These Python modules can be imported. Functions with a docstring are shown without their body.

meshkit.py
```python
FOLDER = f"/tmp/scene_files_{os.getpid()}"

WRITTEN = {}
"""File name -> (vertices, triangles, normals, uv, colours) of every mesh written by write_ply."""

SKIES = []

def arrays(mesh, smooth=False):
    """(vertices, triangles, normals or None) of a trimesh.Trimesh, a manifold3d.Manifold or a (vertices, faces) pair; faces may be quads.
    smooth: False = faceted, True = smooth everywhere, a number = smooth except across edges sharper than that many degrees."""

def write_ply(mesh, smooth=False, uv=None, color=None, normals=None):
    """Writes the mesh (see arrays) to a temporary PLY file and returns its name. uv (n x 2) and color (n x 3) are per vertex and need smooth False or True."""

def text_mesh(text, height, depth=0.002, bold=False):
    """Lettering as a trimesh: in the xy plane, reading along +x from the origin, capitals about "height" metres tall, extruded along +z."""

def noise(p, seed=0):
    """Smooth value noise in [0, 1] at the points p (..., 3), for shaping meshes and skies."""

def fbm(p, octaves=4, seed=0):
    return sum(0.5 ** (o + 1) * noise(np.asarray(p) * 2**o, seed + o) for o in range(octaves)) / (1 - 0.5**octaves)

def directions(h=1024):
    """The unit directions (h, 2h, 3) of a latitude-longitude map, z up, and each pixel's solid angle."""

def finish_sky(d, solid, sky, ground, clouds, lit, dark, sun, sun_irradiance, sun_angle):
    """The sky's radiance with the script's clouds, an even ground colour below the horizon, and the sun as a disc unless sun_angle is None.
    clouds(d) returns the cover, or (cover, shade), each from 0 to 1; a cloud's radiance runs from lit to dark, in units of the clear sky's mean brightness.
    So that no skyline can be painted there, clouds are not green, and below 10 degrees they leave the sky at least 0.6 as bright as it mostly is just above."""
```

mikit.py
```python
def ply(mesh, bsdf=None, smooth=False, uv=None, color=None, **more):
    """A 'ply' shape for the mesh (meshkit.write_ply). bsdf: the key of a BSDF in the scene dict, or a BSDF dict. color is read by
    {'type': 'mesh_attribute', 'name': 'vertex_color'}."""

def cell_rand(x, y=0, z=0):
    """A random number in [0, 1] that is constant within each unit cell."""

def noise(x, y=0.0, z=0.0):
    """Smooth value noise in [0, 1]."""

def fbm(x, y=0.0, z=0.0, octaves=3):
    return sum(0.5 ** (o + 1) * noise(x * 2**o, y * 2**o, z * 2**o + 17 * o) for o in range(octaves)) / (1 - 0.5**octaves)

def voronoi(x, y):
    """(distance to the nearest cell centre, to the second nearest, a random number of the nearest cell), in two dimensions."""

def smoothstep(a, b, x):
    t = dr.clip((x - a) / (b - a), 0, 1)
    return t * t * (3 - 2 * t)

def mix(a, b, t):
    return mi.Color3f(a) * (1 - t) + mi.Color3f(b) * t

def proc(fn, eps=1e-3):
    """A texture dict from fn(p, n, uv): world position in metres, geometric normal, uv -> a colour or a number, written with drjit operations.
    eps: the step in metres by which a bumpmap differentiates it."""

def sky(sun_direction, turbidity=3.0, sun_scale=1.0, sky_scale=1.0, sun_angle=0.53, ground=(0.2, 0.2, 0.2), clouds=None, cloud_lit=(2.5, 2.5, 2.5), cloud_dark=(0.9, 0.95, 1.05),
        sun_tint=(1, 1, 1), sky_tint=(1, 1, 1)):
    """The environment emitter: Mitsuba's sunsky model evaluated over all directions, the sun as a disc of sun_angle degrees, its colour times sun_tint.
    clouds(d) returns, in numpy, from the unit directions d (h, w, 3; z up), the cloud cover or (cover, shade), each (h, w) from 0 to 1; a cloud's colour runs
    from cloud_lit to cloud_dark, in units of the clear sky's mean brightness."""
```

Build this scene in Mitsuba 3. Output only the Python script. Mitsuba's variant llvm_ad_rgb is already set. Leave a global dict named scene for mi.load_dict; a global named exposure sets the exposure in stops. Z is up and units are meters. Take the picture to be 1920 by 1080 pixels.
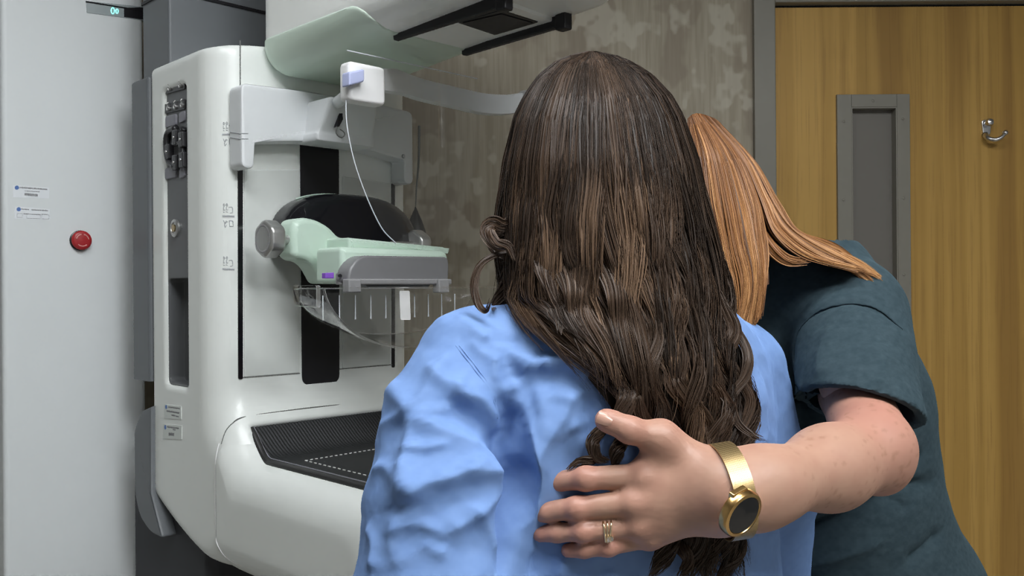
import math
import numpy as np, trimesh, mitsuba as mi, drjit as dr, mikit, meshkit
from mikit import proc, noise, fbm, smoothstep, mix, cell_rand
from shapely.geometry import Polygon

T = mi.ScalarTransform4f
scene, labels = {'type': 'scene'}, {}
rng = np.random.default_rng(7)

# ---------------------------------------------------------------- camera, light, exposure
F, CZ, ROLL = 1680.0, 1.38, -0.0075
RT = np.array([math.cos(ROLL), 0, math.sin(ROLL)]); UP = np.array([-math.sin(ROLL), 0, math.cos(ROLL)])
FW = np.array([0, 1.0, 0]); EYE = np.array([0, 0, CZ])
exposure = 2.08
scene['camera'] = {'type': 'perspective', 'fov_axis': 'x', 'fov': math.degrees(2 * math.atan(960 / F)),
                   'to_world': T().look_at(origin=[0, 0, CZ], target=[0, 1, CZ], up=UP.tolist()), 'near_clip': 0.02, 'far_clip': 50}
CEIL = 2.7
LAMPS = [((0.95, -0.25), (1.2, 0.6), (6.3, 6.5, 6.6)), ((-0.15, 0.55), (1.2, 0.3), (5.2, 5.35, 5.45))]   # centre, size, radiance of the ceiling panels


def ray(x, y):
    x, y = np.asarray(x, float), np.asarray(y, float)
    d = (x - 960)[..., None] * RT + (540 - y)[..., None] * UP + F * FW
    return d / d[..., 1:2]


def P(x, y, Y):
    """The point at depth Y seen at (x, y) of the 1920 x 1080 frame."""
    return EYE + ray(x, y) * np.asarray(Y, float)[..., None]


# ---------------------------------------------------------------- helpers
def obj(key, mesh, bsdf, label=None, cat=None, group=None, kind=None, **kw):
    k, i = key, 0
    while k in scene:
        i += 1; k = f'{key}_{i:03d}'
    scene[k] = mikit.ply(mesh, bsdf, **kw)
    e = {a: b for a, b in (('label', label), ('category', cat), ('group', group), ('kind', kind)) if b}
    if e: labels[k] = e
    return k


def share(key, src, **kw):
    k, i = key, 0
    while k in scene:
        i += 1; k = f'{key}_{i:03d}'
    scene[k] = {**scene[src], **kw}
    return k


def thing(key, label, cat, group=None):
    labels[key] = {'label': label, 'category': cat}
    if group: labels[key]['group'] = group
    return key


def mat(name, color, rough=0.5, spec=0.5, metal=0.0, two=True, bump=None, **kw):
    c = color if isinstance(color, dict) else {'type': 'rgb', 'value': list(color)}
    b = {'type': 'principled', 'base_color': c, 'roughness': rough, 'specular': spec, 'metallic': metal, **kw}
    if bump: b = {'type': 'bumpmap', 'nested': b, 'arbitrary': bump[0], 'scale': bump[1]}
    if two: b = {'type': 'twosided', 'bsdf': b}
    scene[name] = b
    return name


def cat(*ms):
    vs, fs, o = [], [], 0
    for m in ms:
        v, f = (m.vertices, m.faces) if hasattr(m, 'vertices') else m
        vs.append(np.asarray(v)); fs.append(np.asarray(f) + o); o += len(v)
    return np.vstack(vs), np.vstack(fs)


def quads(a):
    a = np.asarray(a)
    return np.vstack([a[:, [0, 1, 2]], a[:, [0, 2, 3]]])


def tube(pts, r, sides=10, caps=True, closed=False):
    pts = np.asarray(pts, float); n = len(pts)
    r = np.broadcast_to(np.asarray(r, float), (n,))
    t = np.roll(pts, -1, 0) - np.roll(pts, 1, 0) if closed else np.gradient(pts, axis=0)
    t /= np.linalg.norm(t, axis=1, keepdims=True) + 1e-12
    ref = np.array([0.31, 0.17, 0.93]); u = np.cross(t[0], ref); u /= np.linalg.norm(u)
    ring = []
    for i in range(n):
        u = u - t[i] * (u @ t[i]); u /= np.linalg.norm(u) + 1e-12
        w = np.cross(t[i], u); a = np.arange(sides) * 2 * np.pi / sides
        ring.append(pts[i] + r[i] * (np.cos(a)[:, None] * u + np.sin(a)[:, None] * w))
    v = np.vstack(ring); q = []
    m = n if closed else n - 1
    for i in range(m):
        j = (i + 1) % n
        for k in range(sides):
            l = (k + 1) % sides
            q.append([i * sides + k, i * sides + l, j * sides + l, j * sides + k])
    f = quads(q)
    if caps and not closed:
        v = np.vstack([v, pts[0], pts[-1]]); c0, c1 = len(v) - 2, len(v) - 1
        k = np.arange(sides); l = (k + 1) % sides
        f = np.vstack([f, np.c_[l, k, np.full(sides, c0)], np.c_[k + (n - 1) * sides, l + (n - 1) * sides, np.full(sides, c1)]])
    return v, f


def spline(pts, n):
    """Catmull-Rom through the rows of pts, n samples."""
    p = np.asarray(pts, float); m = len(p)
    if m == 2: return p[0] + (p[1] - p[0]) * np.linspace(0, 1, n)[:, None]
    e = np.vstack([2 * p[0] - p[1], p, 2 * p[-1] - p[-2]])
    s = np.linspace(0, m - 1, n); i = np.minimum(s.astype(int), m - 2); t = (s - i)[:, None]
    a, b, c, d = e[i], e[i + 1], e[i + 2], e[i + 3]
    return 0.5 * (2 * b + (c - a) * t + (2 * a - 5 * b + 4 * c - d) * t**2 + (3 * b - a - 3 * c + d) * t**3)


def roundpoly(pts, r, n=6):
    """Outline with its corners rounded by radius r (a number, or one per corner)."""
    p = np.asarray(pts, float); out = []; r = np.broadcast_to(r, (len(p),))
    for i in range(len(p)):
        a, b, c = p[i - 1], p[i], p[(i + 1) % len(p)]
        u, w = (a - b) / np.linalg.norm(a - b), (c - b) / np.linalg.norm(c - b)
        rr = min(r[i], 0.49 * np.linalg.norm(a - b), 0.49 * np.linalg.norm(c - b))
        if rr < 1e-6: out.append(b); continue
        for t in np.linspace(0, 1, n):
            out.append((b + u * rr) * (1 - t)**2 + 2 * b * t * (1 - t) + (b + w * rr) * t**2)
    return np.array(out)


def rrect(a0, a1, b0, b1, r, n=6):
    return roundpoly([(a0, b0), (a1, b0), (a1, b1), (a0, b1)], r, n)


def prism(pts, c0, c1, bev=0.0, frame=None, back=False):
    """Outline pts (a, b), extruded from c0 to c1 with a rounded edge at c1 (at both if back); frame maps (a, b, c) to the world."""
    p = np.asarray(pts, float)
    if Polygon(p).exterior.is_ccw is False: p = p[::-1]
    e = np.roll(p, -1, 0) - p; e /= np.linalg.norm(e, axis=1, keepdims=True) + 1e-12
    nn = np.stack([e[:, 1], -e[:, 0]], 1); vn = nn + np.roll(nn, 1, 0)
    vn /= np.maximum((vn * nn).sum(1, keepdims=True), 0.5)
    sg = 1 if c1 > c0 else -1
    lv = []
    if back and bev: lv += [(c0, bev), (c0 + sg * .3 * bev, .3 * bev), (c0 + sg * bev, 0)]
    else: lv += [(c0, 0)]
    if bev: lv += [(c1 - sg * bev, 0), (c1 - sg * .3 * bev, .3 * bev), (c1, bev)]
    else: lv += [(c1, 0)]
    n = len(p); v = np.vstack([np.c_[p - o * vn, np.full(n, c)] for c, o in lv])
    k = np.arange(n); l = (k + 1) % n
    f = np.vstack([quads(np.c_[i * n + k, i * n + l, (i + 1) * n + l, (i + 1) * n + k]) for i in range(len(lv) - 1)])
    cap = trimesh.creation.triangulate_polygon(Polygon(p), engine='earcut')
    cv, cf = np.asarray(cap[0]), np.asarray(cap[1])
    from scipy.spatial import cKDTree
    ix = cKDTree(p).query(cv)[1]; cf = ix[cf]
    cr = np.cross(p[cf[:, 1]] - p[cf[:, 0]], p[cf[:, 2]] - p[cf[:, 0]]); cf[cr < 0] = cf[cr < 0][:, ::-1]
    f = np.vstack([f, cf[:, ::-1], cf + (len(lv) - 1) * n])
    if sg < 0: f = f[:, ::-1]
    if frame is not None:
        w = frame(v[:, 0], v[:, 1], v[:, 2])
        d = np.linalg.det(np.stack([frame(*r) - frame(0., 0., 0.) for r in np.eye(3)])) if True else 1
        v = w
        if d < 0: f = f[:, ::-1]
    return v, f


def lathe(profile, origin, axis, n=32):
    """profile rows (radius, height) turned round axis at origin."""
    axis = np.asarray(axis, float); axis = axis / np.linalg.norm(axis)
    u = np.cross(axis, [0.3, 0.2, 0.93]); u /= np.linalg.norm(u); w = np.cross(axis, u)
    a = np.arange(n) * 2 * np.pi / n; pr = np.asarray(profile, float)
    v = np.vstack([np.asarray(origin) + h * axis + r * (np.cos(a)[:, None] * u + np.sin(a)[:, None] * w) for r, h in pr])
    k = np.arange(n); l = (k + 1) % n
    return v, np.vstack([quads(np.c_[i * n + k, i * n + l, (i + 1) * n + l, (i + 1) * n + k]) for i in range(len(pr) - 1)])


def wbox(x0, x1, y0, y1, z0, z1, bev=0.0):
    return prism([(x0, z0), (x1, z0), (x1, z1), (x0, z1)], y1, y0, bev, lambda a, b, c: np.stack([a + 0 * c, c + 0 * a, b + 0 * c], -1), back=bool(bev))


# signed distances and their surface
def cap(p, a, b, ra, rb):
    a, b = np.asarray(a, float), np.asarray(b, float); d = b - a
    h = np.clip(((p - a) @ d) / (d @ d), 0, 1)
    return np.linalg.norm(p - a - h[..., None] * d, axis=-1) - (ra + (rb - ra) * h)


def chain(p, pts, rs, k=0.0):
    out = None
    for i in range(len(pts) - 1):
        c = cap(p, pts[i], pts[i + 1], rs[i], rs[i + 1])
        out = c if out is None else smin(out, c, k)
    return out


def ell(p, c, r, R=None):
    q = p - np.asarray(c, float)
    if R is not None: q = q @ np.asarray(R).T
    r = np.asarray(r, float); k0 = np.linalg.norm(q / r, axis=-1); k1 = np.linalg.norm(q / r**2, axis=-1)
    return k0 * (k0 - 1) / np.maximum(k1, 1e-9)


def smin(a, b, k):
    if k <= 0: return np.minimum(a, b)
    h = np.maximum(k - np.abs(a - b), 0) / k
    return np.minimum(a, b) - h * h * k / 4


def smax(a, b, k): return -smin(-a, -b, k)


def rbox2(a, b, r):
    """Rounded intersection of two signed distances."""
    a, b = a + r, b + r
    return np.minimum(np.maximum(a, b), 0) + np.hypot(np.maximum(a, 0), np.maximum(b, 0)) - r


def nets(f, lo, hi, h):
    """Surface nets of f(points) = 0 in a box."""
    lo, hi = np.asarray(lo, float), np.asarray(hi, float)
    n = np.ceil((hi - lo) / h).astype(int) + 1
    ax = [lo[i] + h * np.arange(n[i]) for i in range(3)]
    # coarse pass first: only blocks near the surface are sampled finely
    B = 6; nb = -(-n // B); V = np.empty(nb * B + 1, np.float32)
    cc = np.stack(np.meshgrid(*[lo[i] + h * (B * np.arange(nb[i]) + B / 2) for i in range(3)], indexing='ij'), -1)
    C = np.concatenate([f(cc[i:i + 8]) for i in range(0, nb[0], 8)])
    V[:] = np.pad(np.repeat(np.repeat(np.repeat(C, B, 0), B, 1), B, 2), ((0, 1),) * 3, mode='edge')
    near = np.argwhere(np.abs(C) < B * h * 1.25)
    o = np.stack(np.meshgrid(*[np.arange(B + 1)] * 3, indexing='ij'), -1).reshape(-1, 3)
    for i in range(0, len(near), 600):
        ix = (near[i:i + 600] * B)[:, None] + o
        V[ix[..., 0], ix[..., 1], ix[..., 2]] = f(lo + h * ix)
    V = V[:n[0], :n[1], :n[2]]
    s = V < 0
    c = [s[a:n[0] - 1 + a, b:n[1] - 1 + b, d:n[2] - 1 + d] for a in (0, 1) for b in (0, 1) for d in (0, 1)]
    tot = sum(x.astype(np.int8) for x in c); mixed = (tot > 0) & (tot < 8)
    idx = np.full(mixed.shape, -1, np.int64); cells = np.argwhere(mixed); idx[mixed] = np.arange(len(cells))
    acc = np.zeros((len(cells), 3)); cnt = np.zeros(len(cells))
    corners = np.array([(a, b, d) for a in (0, 1) for b in (0, 1) for d in (0, 1)])
    vals = [V[tuple((cells + k).T)].astype(float) for k in corners]
    for i in range(8):
        for j in range(i + 1, 8):
            if np.abs(corners[i] - corners[j]).sum() != 1: continue
            a, b = vals[i], vals[j]; m = (a < 0) != (b < 0)
            t = np.where(m, a / np.where(m, a - b, 1), 0)
            acc[m] += (corners[i] + (corners[j] - corners[i]) * t[:, None])[m]; cnt[m] += 1
    v = lo + h * (cells + acc / cnt[:, None]); q = []
    for ax_ in range(3):
        o = [k for k in range(3) if k != ax_]
        sl = [slice(None)] * 3; sl[ax_] = slice(0, -1); s2 = list(sl); s2[ax_] = slice(1, None)
        a, b = s[tuple(sl)], s[tuple(s2)]
        e = np.argwhere(a != b); e = e[(e[:, o[0]] > 0) & (e[:, o[1]] > 0) & (e[:, o[0]] < n[o[0]] - 1) & (e[:, o[1]] < n[o[1]] - 1)]
        if not len(e): continue
        flip = a[tuple(e.T)]
        def at(d0, d1):
            k = e.copy(); k[:, o[0]] += d0; k[:, o[1]] += d1; return idx[tuple(k.T)]
        Q = np.stack([at(-1, -1), at(0, -1), at(0, 0), at(-1, 0)], 1)
        if ax_ == 1: flip = ~flip
        Q[~flip] = Q[~flip][:, ::-1]; q.append(Q)
    return v, quads(np.vstack(q))


def grad(f, p, e=1e-3):
    g = np.stack([f(p + e * d) - f(p - e * d) for d in np.eye(3)], -1)
    return g / (np.linalg.norm(g, axis=-1, keepdims=True) + 1e-12)


def settle(f, v, steps=2):
    for _ in range(steps): v = v - grad(f, v) * f(v)[:, None]
    return v


def march(f, x, y, Y0=0.5, Y1=2.0, n=70):
    """Depth at which the ray of (x, y) meets f."""
    x, y = np.atleast_1d(np.asarray(x, float)), np.atleast_1d(np.asarray(y, float)); Y = np.full(x.shape, Y0)
    for _ in range(n): Y = np.minimum(Y + np.maximum(f(P(x, y, Y)), -0.02) * 0.8, Y1)
    return Y


def pix(p):
    d = np.asarray(p) - EYE
    return np.stack([960 + F * (d @ RT) / d[..., 1], 540 - F * (d @ UP) / d[..., 1]], -1)


def vnoise(p, s, seed=0): return meshkit.noise(np.asarray(p) * s, seed)
# ---------------------------------------------------------------- materials
def _wall(p, n, uv):
    st = fbm(p.x * 110, p.z * 6, p.y * 110, 3)
    bl = fbm(p.x * 9 + 3, p.z * 7, p.y * 9, 4)
    bl2 = fbm(p.x * 21, p.z * 17 + 9, p.y * 21, 3)
    c = mix((0.275, 0.240, 0.180), (0.345, 0.308, 0.240), smoothstep(0.25, 0.75, st))
    c = mix(c, (0.225, 0.185, 0.140), 0.6 * smoothstep(0.52, 0.60, bl))
    return mix(c, (0.46, 0.43, 0.355), 0.6 * smoothstep(0.54, 0.66, bl2))
mat('wallpaper', proc(_wall), 0.6, 0.3, bump=(proc(lambda p, n, uv: fbm(p.x * 60, p.z * 4, p.y * 60, 3) + 0.6 * fbm(p.x * 21, p.z * 17 + 9, p.y * 21, 3)), 0.0012))
mat('paint_wall', (0.30, 0.30, 0.285), 0.7, 0.2)
mat('ceiling_tile', (0.5, 0.5, 0.49), 0.9, 0.1)
mat('vinyl_floor', proc(lambda p, n, uv: mix((0.25, 0.23, 0.20), (0.33, 0.31, 0.28), fbm(p.x * 30, p.y * 30, 0, 3))), 0.4)
mat('frame_paint', (0.190, 0.180, 0.152), 0.45, 0.4)
mat('lite_grey', (0.138, 0.128, 0.114), 0.5, 0.4)


def _door(p, n, uv):
    leaf = dr.floor((p.x - 0.715) / 0.236 + 10)
    r = cell_rand(leaf, 3)
    x = p.x + 0.012 * fbm(p.z * 2.2, p.x * 4, leaf, 2)
    ring = dr.abs(2 * fbm(x * 26 + leaf * 7, p.z * 0.55, 0, 3) - 1)
    fine = fbm(x * 240, p.z * 6, leaf, 3)
    c = mix((0.400, 0.236, 0.064), (0.468, 0.284, 0.082), smoothstep(0.05, 0.55, ring))
    c = mix(c, (0.25, 0.137, 0.042), 0.3 * smoothstep(0.5, 0.8, fine))
    streak = smoothstep(0.63, 0.73, fbm(x * 7 + 1.7 * leaf, p.z * 0.35 + 2, 0, 3))
    c = mix(c, (0.18, 0.085, 0.026), 0.38 * streak)
    return c * (0.84 + 0.22 * r)
mat('wood_veneer', proc(_door), 0.45, 0.2)
mat('chrome', (0.62, 0.62, 0.64), 0.22, metal=1.0)
mat('dark_gap', (0.012, 0.012, 0.012), 0.8)
mat('cabinet_white', (0.66, 0.69, 0.70), 0.42, 0.4)
mat('machine_white', (0.70, 0.725, 0.70), 0.30, 0.5)
mat('panel_white', (0.60, 0.625, 0.605), 0.4, 0.4)
mat('bracket_white', (0.62, 0.64, 0.655), 0.38, 0.45)
mat('bright_white', (0.78, 0.78, 0.78), 0.35, 0.4)
mat('mint', (0.50, 0.63, 0.54), 0.34, 0.5)
mat('mint_cover', (0.58, 0.69, 0.60), 0.34, 0.5)
mat('head_grey', (0.78, 0.80, 0.775), 0.36, 0.5)
mat('front_grey', (0.33, 0.37, 0.40), 0.4, 0.5)
mat('rear_grey', (0.125, 0.135, 0.145), 0.45, 0.4)
mat('panel_grey', (0.105, 0.11, 0.115), 0.4, 0.4)
mat('rim_grey', (0.21, 0.21, 0.24), 0.4, 0.4)
mat('pedestal_dark', (0.035, 0.037, 0.042), 0.6, 0.3)
mat('gloss_black', (0.006, 0.006, 0.008), 0.06, 0.5)
mat('matte_black', (0.010, 0.010, 0.012), 0.45, 0.35)
mat('connector_black', (0.02, 0.02, 0.022), 0.3, 0.5)
mat('dark_plastic', (0.022, 0.022, 0.022), 0.4, 0.4)
mat('carbon', (0.016, 0.017, 0.018), 0.5, 0.25)
mat('silver', (0.50, 0.50, 0.49), 0.33, metal=0.85)
mat('clamp_grey', (0.165, 0.165, 0.172), 0.38, 0.5)
mat('clamp_light', (0.24, 0.24, 0.245), 0.38, 0.5)
mat('latch_blue', (0.42, 0.46, 0.68), 0.4, 0.4)
mat('purple', (0.22, 0.09, 0.50), 0.4, 0.4)
mat('ink', (0.16, 0.16, 0.17), 0.6, 0.2)
mat('ink_soft', (0.33, 0.345, 0.36), 0.6, 0.2)
mat('sticker_white', (0.72, 0.75, 0.78), 0.5, 0.3)
mat('sticker_grey', (0.60, 0.635, 0.61), 0.5, 0.3)
mat('logo_blue', (0.10, 0.18, 0.42), 0.5, 0.3)
mat('red_button', (0.34, 0.018, 0.022), 0.35, 0.5)
mat('arrow_pink', (0.62, 0.28, 0.26), 0.5, 0.3)
mat('brass', (0.45, 0.36, 0.2), 0.3, metal=1.0)
mat('seam_grey', (0.16, 0.165, 0.16), 0.6, 0.2)
scene['clear_sheet'] = {'type': 'thindielectric', 'int_ior': 1.49}
scene['clear_solid'] = {'type': 'dielectric', 'int_ior': 1.2}
mat('clear_edge', (0.75, 0.78, 0.82), 0.12, 0.8, spec_trans=0.75, eta=1.3) if False else mat('clear_edge', (0.62, 0.65, 0.70), 0.12, 0.9)
scene['display_lit'] = {'type': 'principled', 'base_color': {'type': 'rgb', 'value': [0.05, 0.4, 0.35]}, 'roughness': 0.4}
mat('display_grey', (0.33, 0.37, 0.38), 0.2, 0.6)

# ---------------------------------------------------------------- the room
WY, XL, XR, YF = 2.45, -1.95, 1.95, -1.7
S = dict(kind='structure')
frame_x0, frame_x1 = P(1415, 300, WY)[0], P(1453, 300, WY)[0]
door_top = P(1455, 12, WY)[2]; dr_x1 = frame_x1 + 0.92
obj('floor', wbox(XL - .1, XR + .1, YF - .1, WY + .3, -0.1, 0), 'vinyl_floor', **S)
obj('ceiling', wbox(XL - .1, XR + .1, YF - .1, WY + .3, CEIL, CEIL + .1), 'ceiling_tile', **S)
obj('wall_left', wbox(XL - .1, XL, YF, WY, 0, CEIL), 'paint_wall', **S)
obj('wall_right', wbox(XR, XR + .1, YF, WY, 0, CEIL), 'paint_wall', **S)
obj('wall_front', wbox(XL - .1, XR + .1, YF - .1, YF, 0, CEIL), 'paint_wall', **S)
obj('wall_back', cat(wbox(XL - .1, frame_x0 + .01, WY, WY + .14, 0, CEIL), wbox(frame_x0 + .01, XR + .1, WY, WY + .14, door_top + .04, CEIL),
                     wbox(min(dr_x1 + .05, XR), XR + .1, WY, WY + .14, 0, door_top + .04)), 'wallpaper', **S)
obj('baseboard_back', wbox(XL, frame_x0, WY - .012, WY, 0, .1), 'lite_grey', **S)
fr = 0.016
obj('trim_1', cat(wbox(frame_x0, frame_x1, WY - fr, WY + .13, 0, door_top + .055, .003), wbox(frame_x1, dr_x1, WY - fr, WY + .13, door_top + .006, door_top + .055, .003),
                  wbox(dr_x1, dr_x1 + .055, WY - fr, WY + .13, 0, door_top + .055, .003),
                  wbox(frame_x0 - .004, frame_x0 + .006, WY - fr - .004, WY, 0, door_top + .055)), 'frame_paint', 'grey painted steel frame around the wooden door', **S)
DY = WY + 0.012
lx0, lx1, lz1, lz0 = P(1568, 300, DY)[0], P(1704, 300, DY)[0], P(1636, 178, DY)[2], P(1700, 716, DY)[2]
ix0, ix1, iz1 = P(1595, 300, DY)[0], P(1680, 300, DY)[0], P(1636, 202, DY)[2]; iz0 = lz0 + (lz1 - iz1)
dx0, dx1, dz = frame_x1 + .003, dr_x1 - .003, door_top
obj('door_1', cat(wbox(dx0, ix0, DY, DY + .045, .01, dz), wbox(ix1, dx1, DY, DY + .045, .01, dz), wbox(ix0, ix1, DY, DY + .045, iz1, dz), wbox(ix0, ix1, DY, DY + .045, .01, iz0)),
    'wood_veneer', 'honey brown wood veneer door with a narrow grey-framed lite', **S)
b = .0015
obj('door_1__lite_frame', cat(wbox(lx0, ix0, DY - .010, DY + .02, lz0, lz1, b), wbox(ix1, lx1, DY - .010, DY + .02, lz0, lz1, b), wbox(ix0, ix1, DY - .010, DY + .02, iz1, lz1, b), wbox(ix0, ix1, DY - .010, DY + .02, lz0, iz0, b)), 'frame_paint', 'grey metal frame of the door lite')
obj('door_1__lite_frame__inner_return', cat(wbox(ix0, ix0 + .003, DY - .008, DY + .022, iz0, iz1), wbox(ix1 - .003, ix1, DY - .008, DY + .022, iz0, iz1), wbox(ix0, ix1, DY - .008, DY + .022, iz1 - .003, iz1), wbox(ix0, ix1, DY - .008, DY + .022, iz0, iz0 + .003)), 'frame_paint')
obj('door_1__lite_pane', wbox(ix0, ix1, DY + .020, DY + .028, iz0, iz1), 'lite_grey', 'grey covered pane of the door lite')
obj('door_1__shadow_gap', cat(wbox(frame_x1 - .002, frame_x1 + .004, DY + .002, DY + .05, 0, dz), wbox(frame_x1, dr_x1, DY + .004, DY + .05, dz - .002, dz + .007)), 'dark_gap')
for x, y in ((1582, 228), (1582, 375), (1693, 223), (1694, 372), (1695, 515), (1637, 189), (1696, 655)):
    c = P(x, y, DY - .010)
    obj('door_1__screw', lathe([(0, .0018), (.0025, .0016), (.0042, 0), (.0042, -.001)], c, (0, -1, 0), 12), 'frame_paint', smooth=40)
obj('door_1__lever_handle', cat(lathe([(0, .012), (.026, .012), (.028, 0)], (dr_x1 - .08, DY, 1.0), (0, -1, 0), 20), tube([(dr_x1 - .08, DY - .01, 1.0), (dr_x1 - .08, DY - .05, 1.0), (dr_x1 - .2, DY - .055, 1.0)], .009)), 'chrome', smooth=40)
# coat hook
h = thing('coat_hook', 'small chrome coat hook screwed to the wooden door right of its lite', 'hook')
c = P(1848, 240, DY)
obj(h + '__base_plate', prism(roundpoly([(c[0] - .010, c[2] - .022), (c[0] + .010, c[2] - .022), (c[0] + .014, c[2] + .022), (c[0] - .014, c[2] + .022)], .010), DY, DY - .006, .002, lambda a, b, c: np.stack([a + 0 * c, c + 0 * a, b + 0 * c], -1)), 'chrome', smooth=40)
obj(h + '__upper_knob', lathe([(.0, .026), (.008, .024), (.011, .017), (.009, .008), (.007, 0)], (c[0], DY - .004, c[2] + .010), (0, -1, .1), 16), 'chrome', smooth=50)
hp = spline([P(1847, 252, DY - .006), P(1852, 259, DY - .022), P(1866, 262, DY - .034), P(1878, 257, DY - .038), P(1885, 249, DY - .038)], 20)
obj(h + '__arm', tube(hp, np.linspace(.008, .0045, 20), 10), 'chrome', smooth=True)
obj(h + '__tip', cat(trimesh.creation.icosphere(2, .0075).apply_translation(hp[-1])), 'chrome', smooth=True)
# ceiling lamps
for i, ((lx, ly), (sx, sy), rad) in enumerate(LAMPS):
    L = 'ceiling_light' + ('' if i == 0 else f'_{i:03d}')
    thing(L, ['wide bright ceiling light panel right of the viewpoint', 'narrow dimmer ceiling light panel over the patient'][i], 'ceiling light')
    x0, x1, y0, y1 = lx - sx / 2, lx + sx / 2, ly - sy / 2, ly + sy / 2
    obj(L + '__frame', cat(wbox(x0 - .03, x0, y0 - .03, y1 + .03, CEIL - .02, CEIL), wbox(x1, x1 + .03, y0 - .03, y1 + .03, CEIL - .02, CEIL), wbox(x0, x1, y0 - .03, y0, CEIL - .02, CEIL), wbox(x0, x1, y1, y1 + .03, CEIL - .02, CEIL)), 'bright_white')
    k = obj(L + '__diffuser', (np.array([(x0, y0, CEIL - .01), (x0, y1, CEIL - .01), (x1, y1, CEIL - .01), (x1, y0, CEIL - .01)]), np.array([[0, 1, 2], [0, 2, 3]])), 'bright_white')
    scene[k]['emitter'] = {'type': 'area', 'radiance': {'type': 'rgb', 'value': list(rad)}}
# ---------------------------------------------------------------- machine frame: s along its front (receding right), q out of the front, z up from the eye
A = math.radians(45.0)
ts, tn = np.array([math.cos(A), math.sin(A), 0]), np.array([math.sin(A), -math.cos(A), 0])
O = np.array([-0.545, 1.637, CZ])


def M(s, q, z):
    s, q, z = np.broadcast_arrays(np.asarray(s, float), np.asarray(q, float), np.asarray(z, float))
    return O + s[..., None] * ts + q[..., None] * tn + z[..., None] * np.array([0, 0, 1.0])


def inv(p):
    d = np.asarray(p) - O
    return d @ ts, d @ tn, d[..., 2]


def hit_q(x, y, q):
    """(s, z) where the ray of (x, y) meets the plane q."""
    d = ray(x, y); k = ((O + q * tn - EYE) @ tn) / (d @ tn); s, _, z = inv(EYE + k[..., None] * d)
    return np.stack([s, z], -1)


def hit_s(x, y, s):
    d = ray(x, y); k = ((O + s * ts - EYE) @ ts) / (d @ ts); _, q, z = inv(EYE + k[..., None] * d)
    return np.stack([q, z], -1)


def hit_z(x, y, z):
    d = ray(x, y); k = z / d[..., 2]; s, q, _ = inv(EYE + k[..., None] * d)
    return np.stack([s, q], -1)


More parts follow.
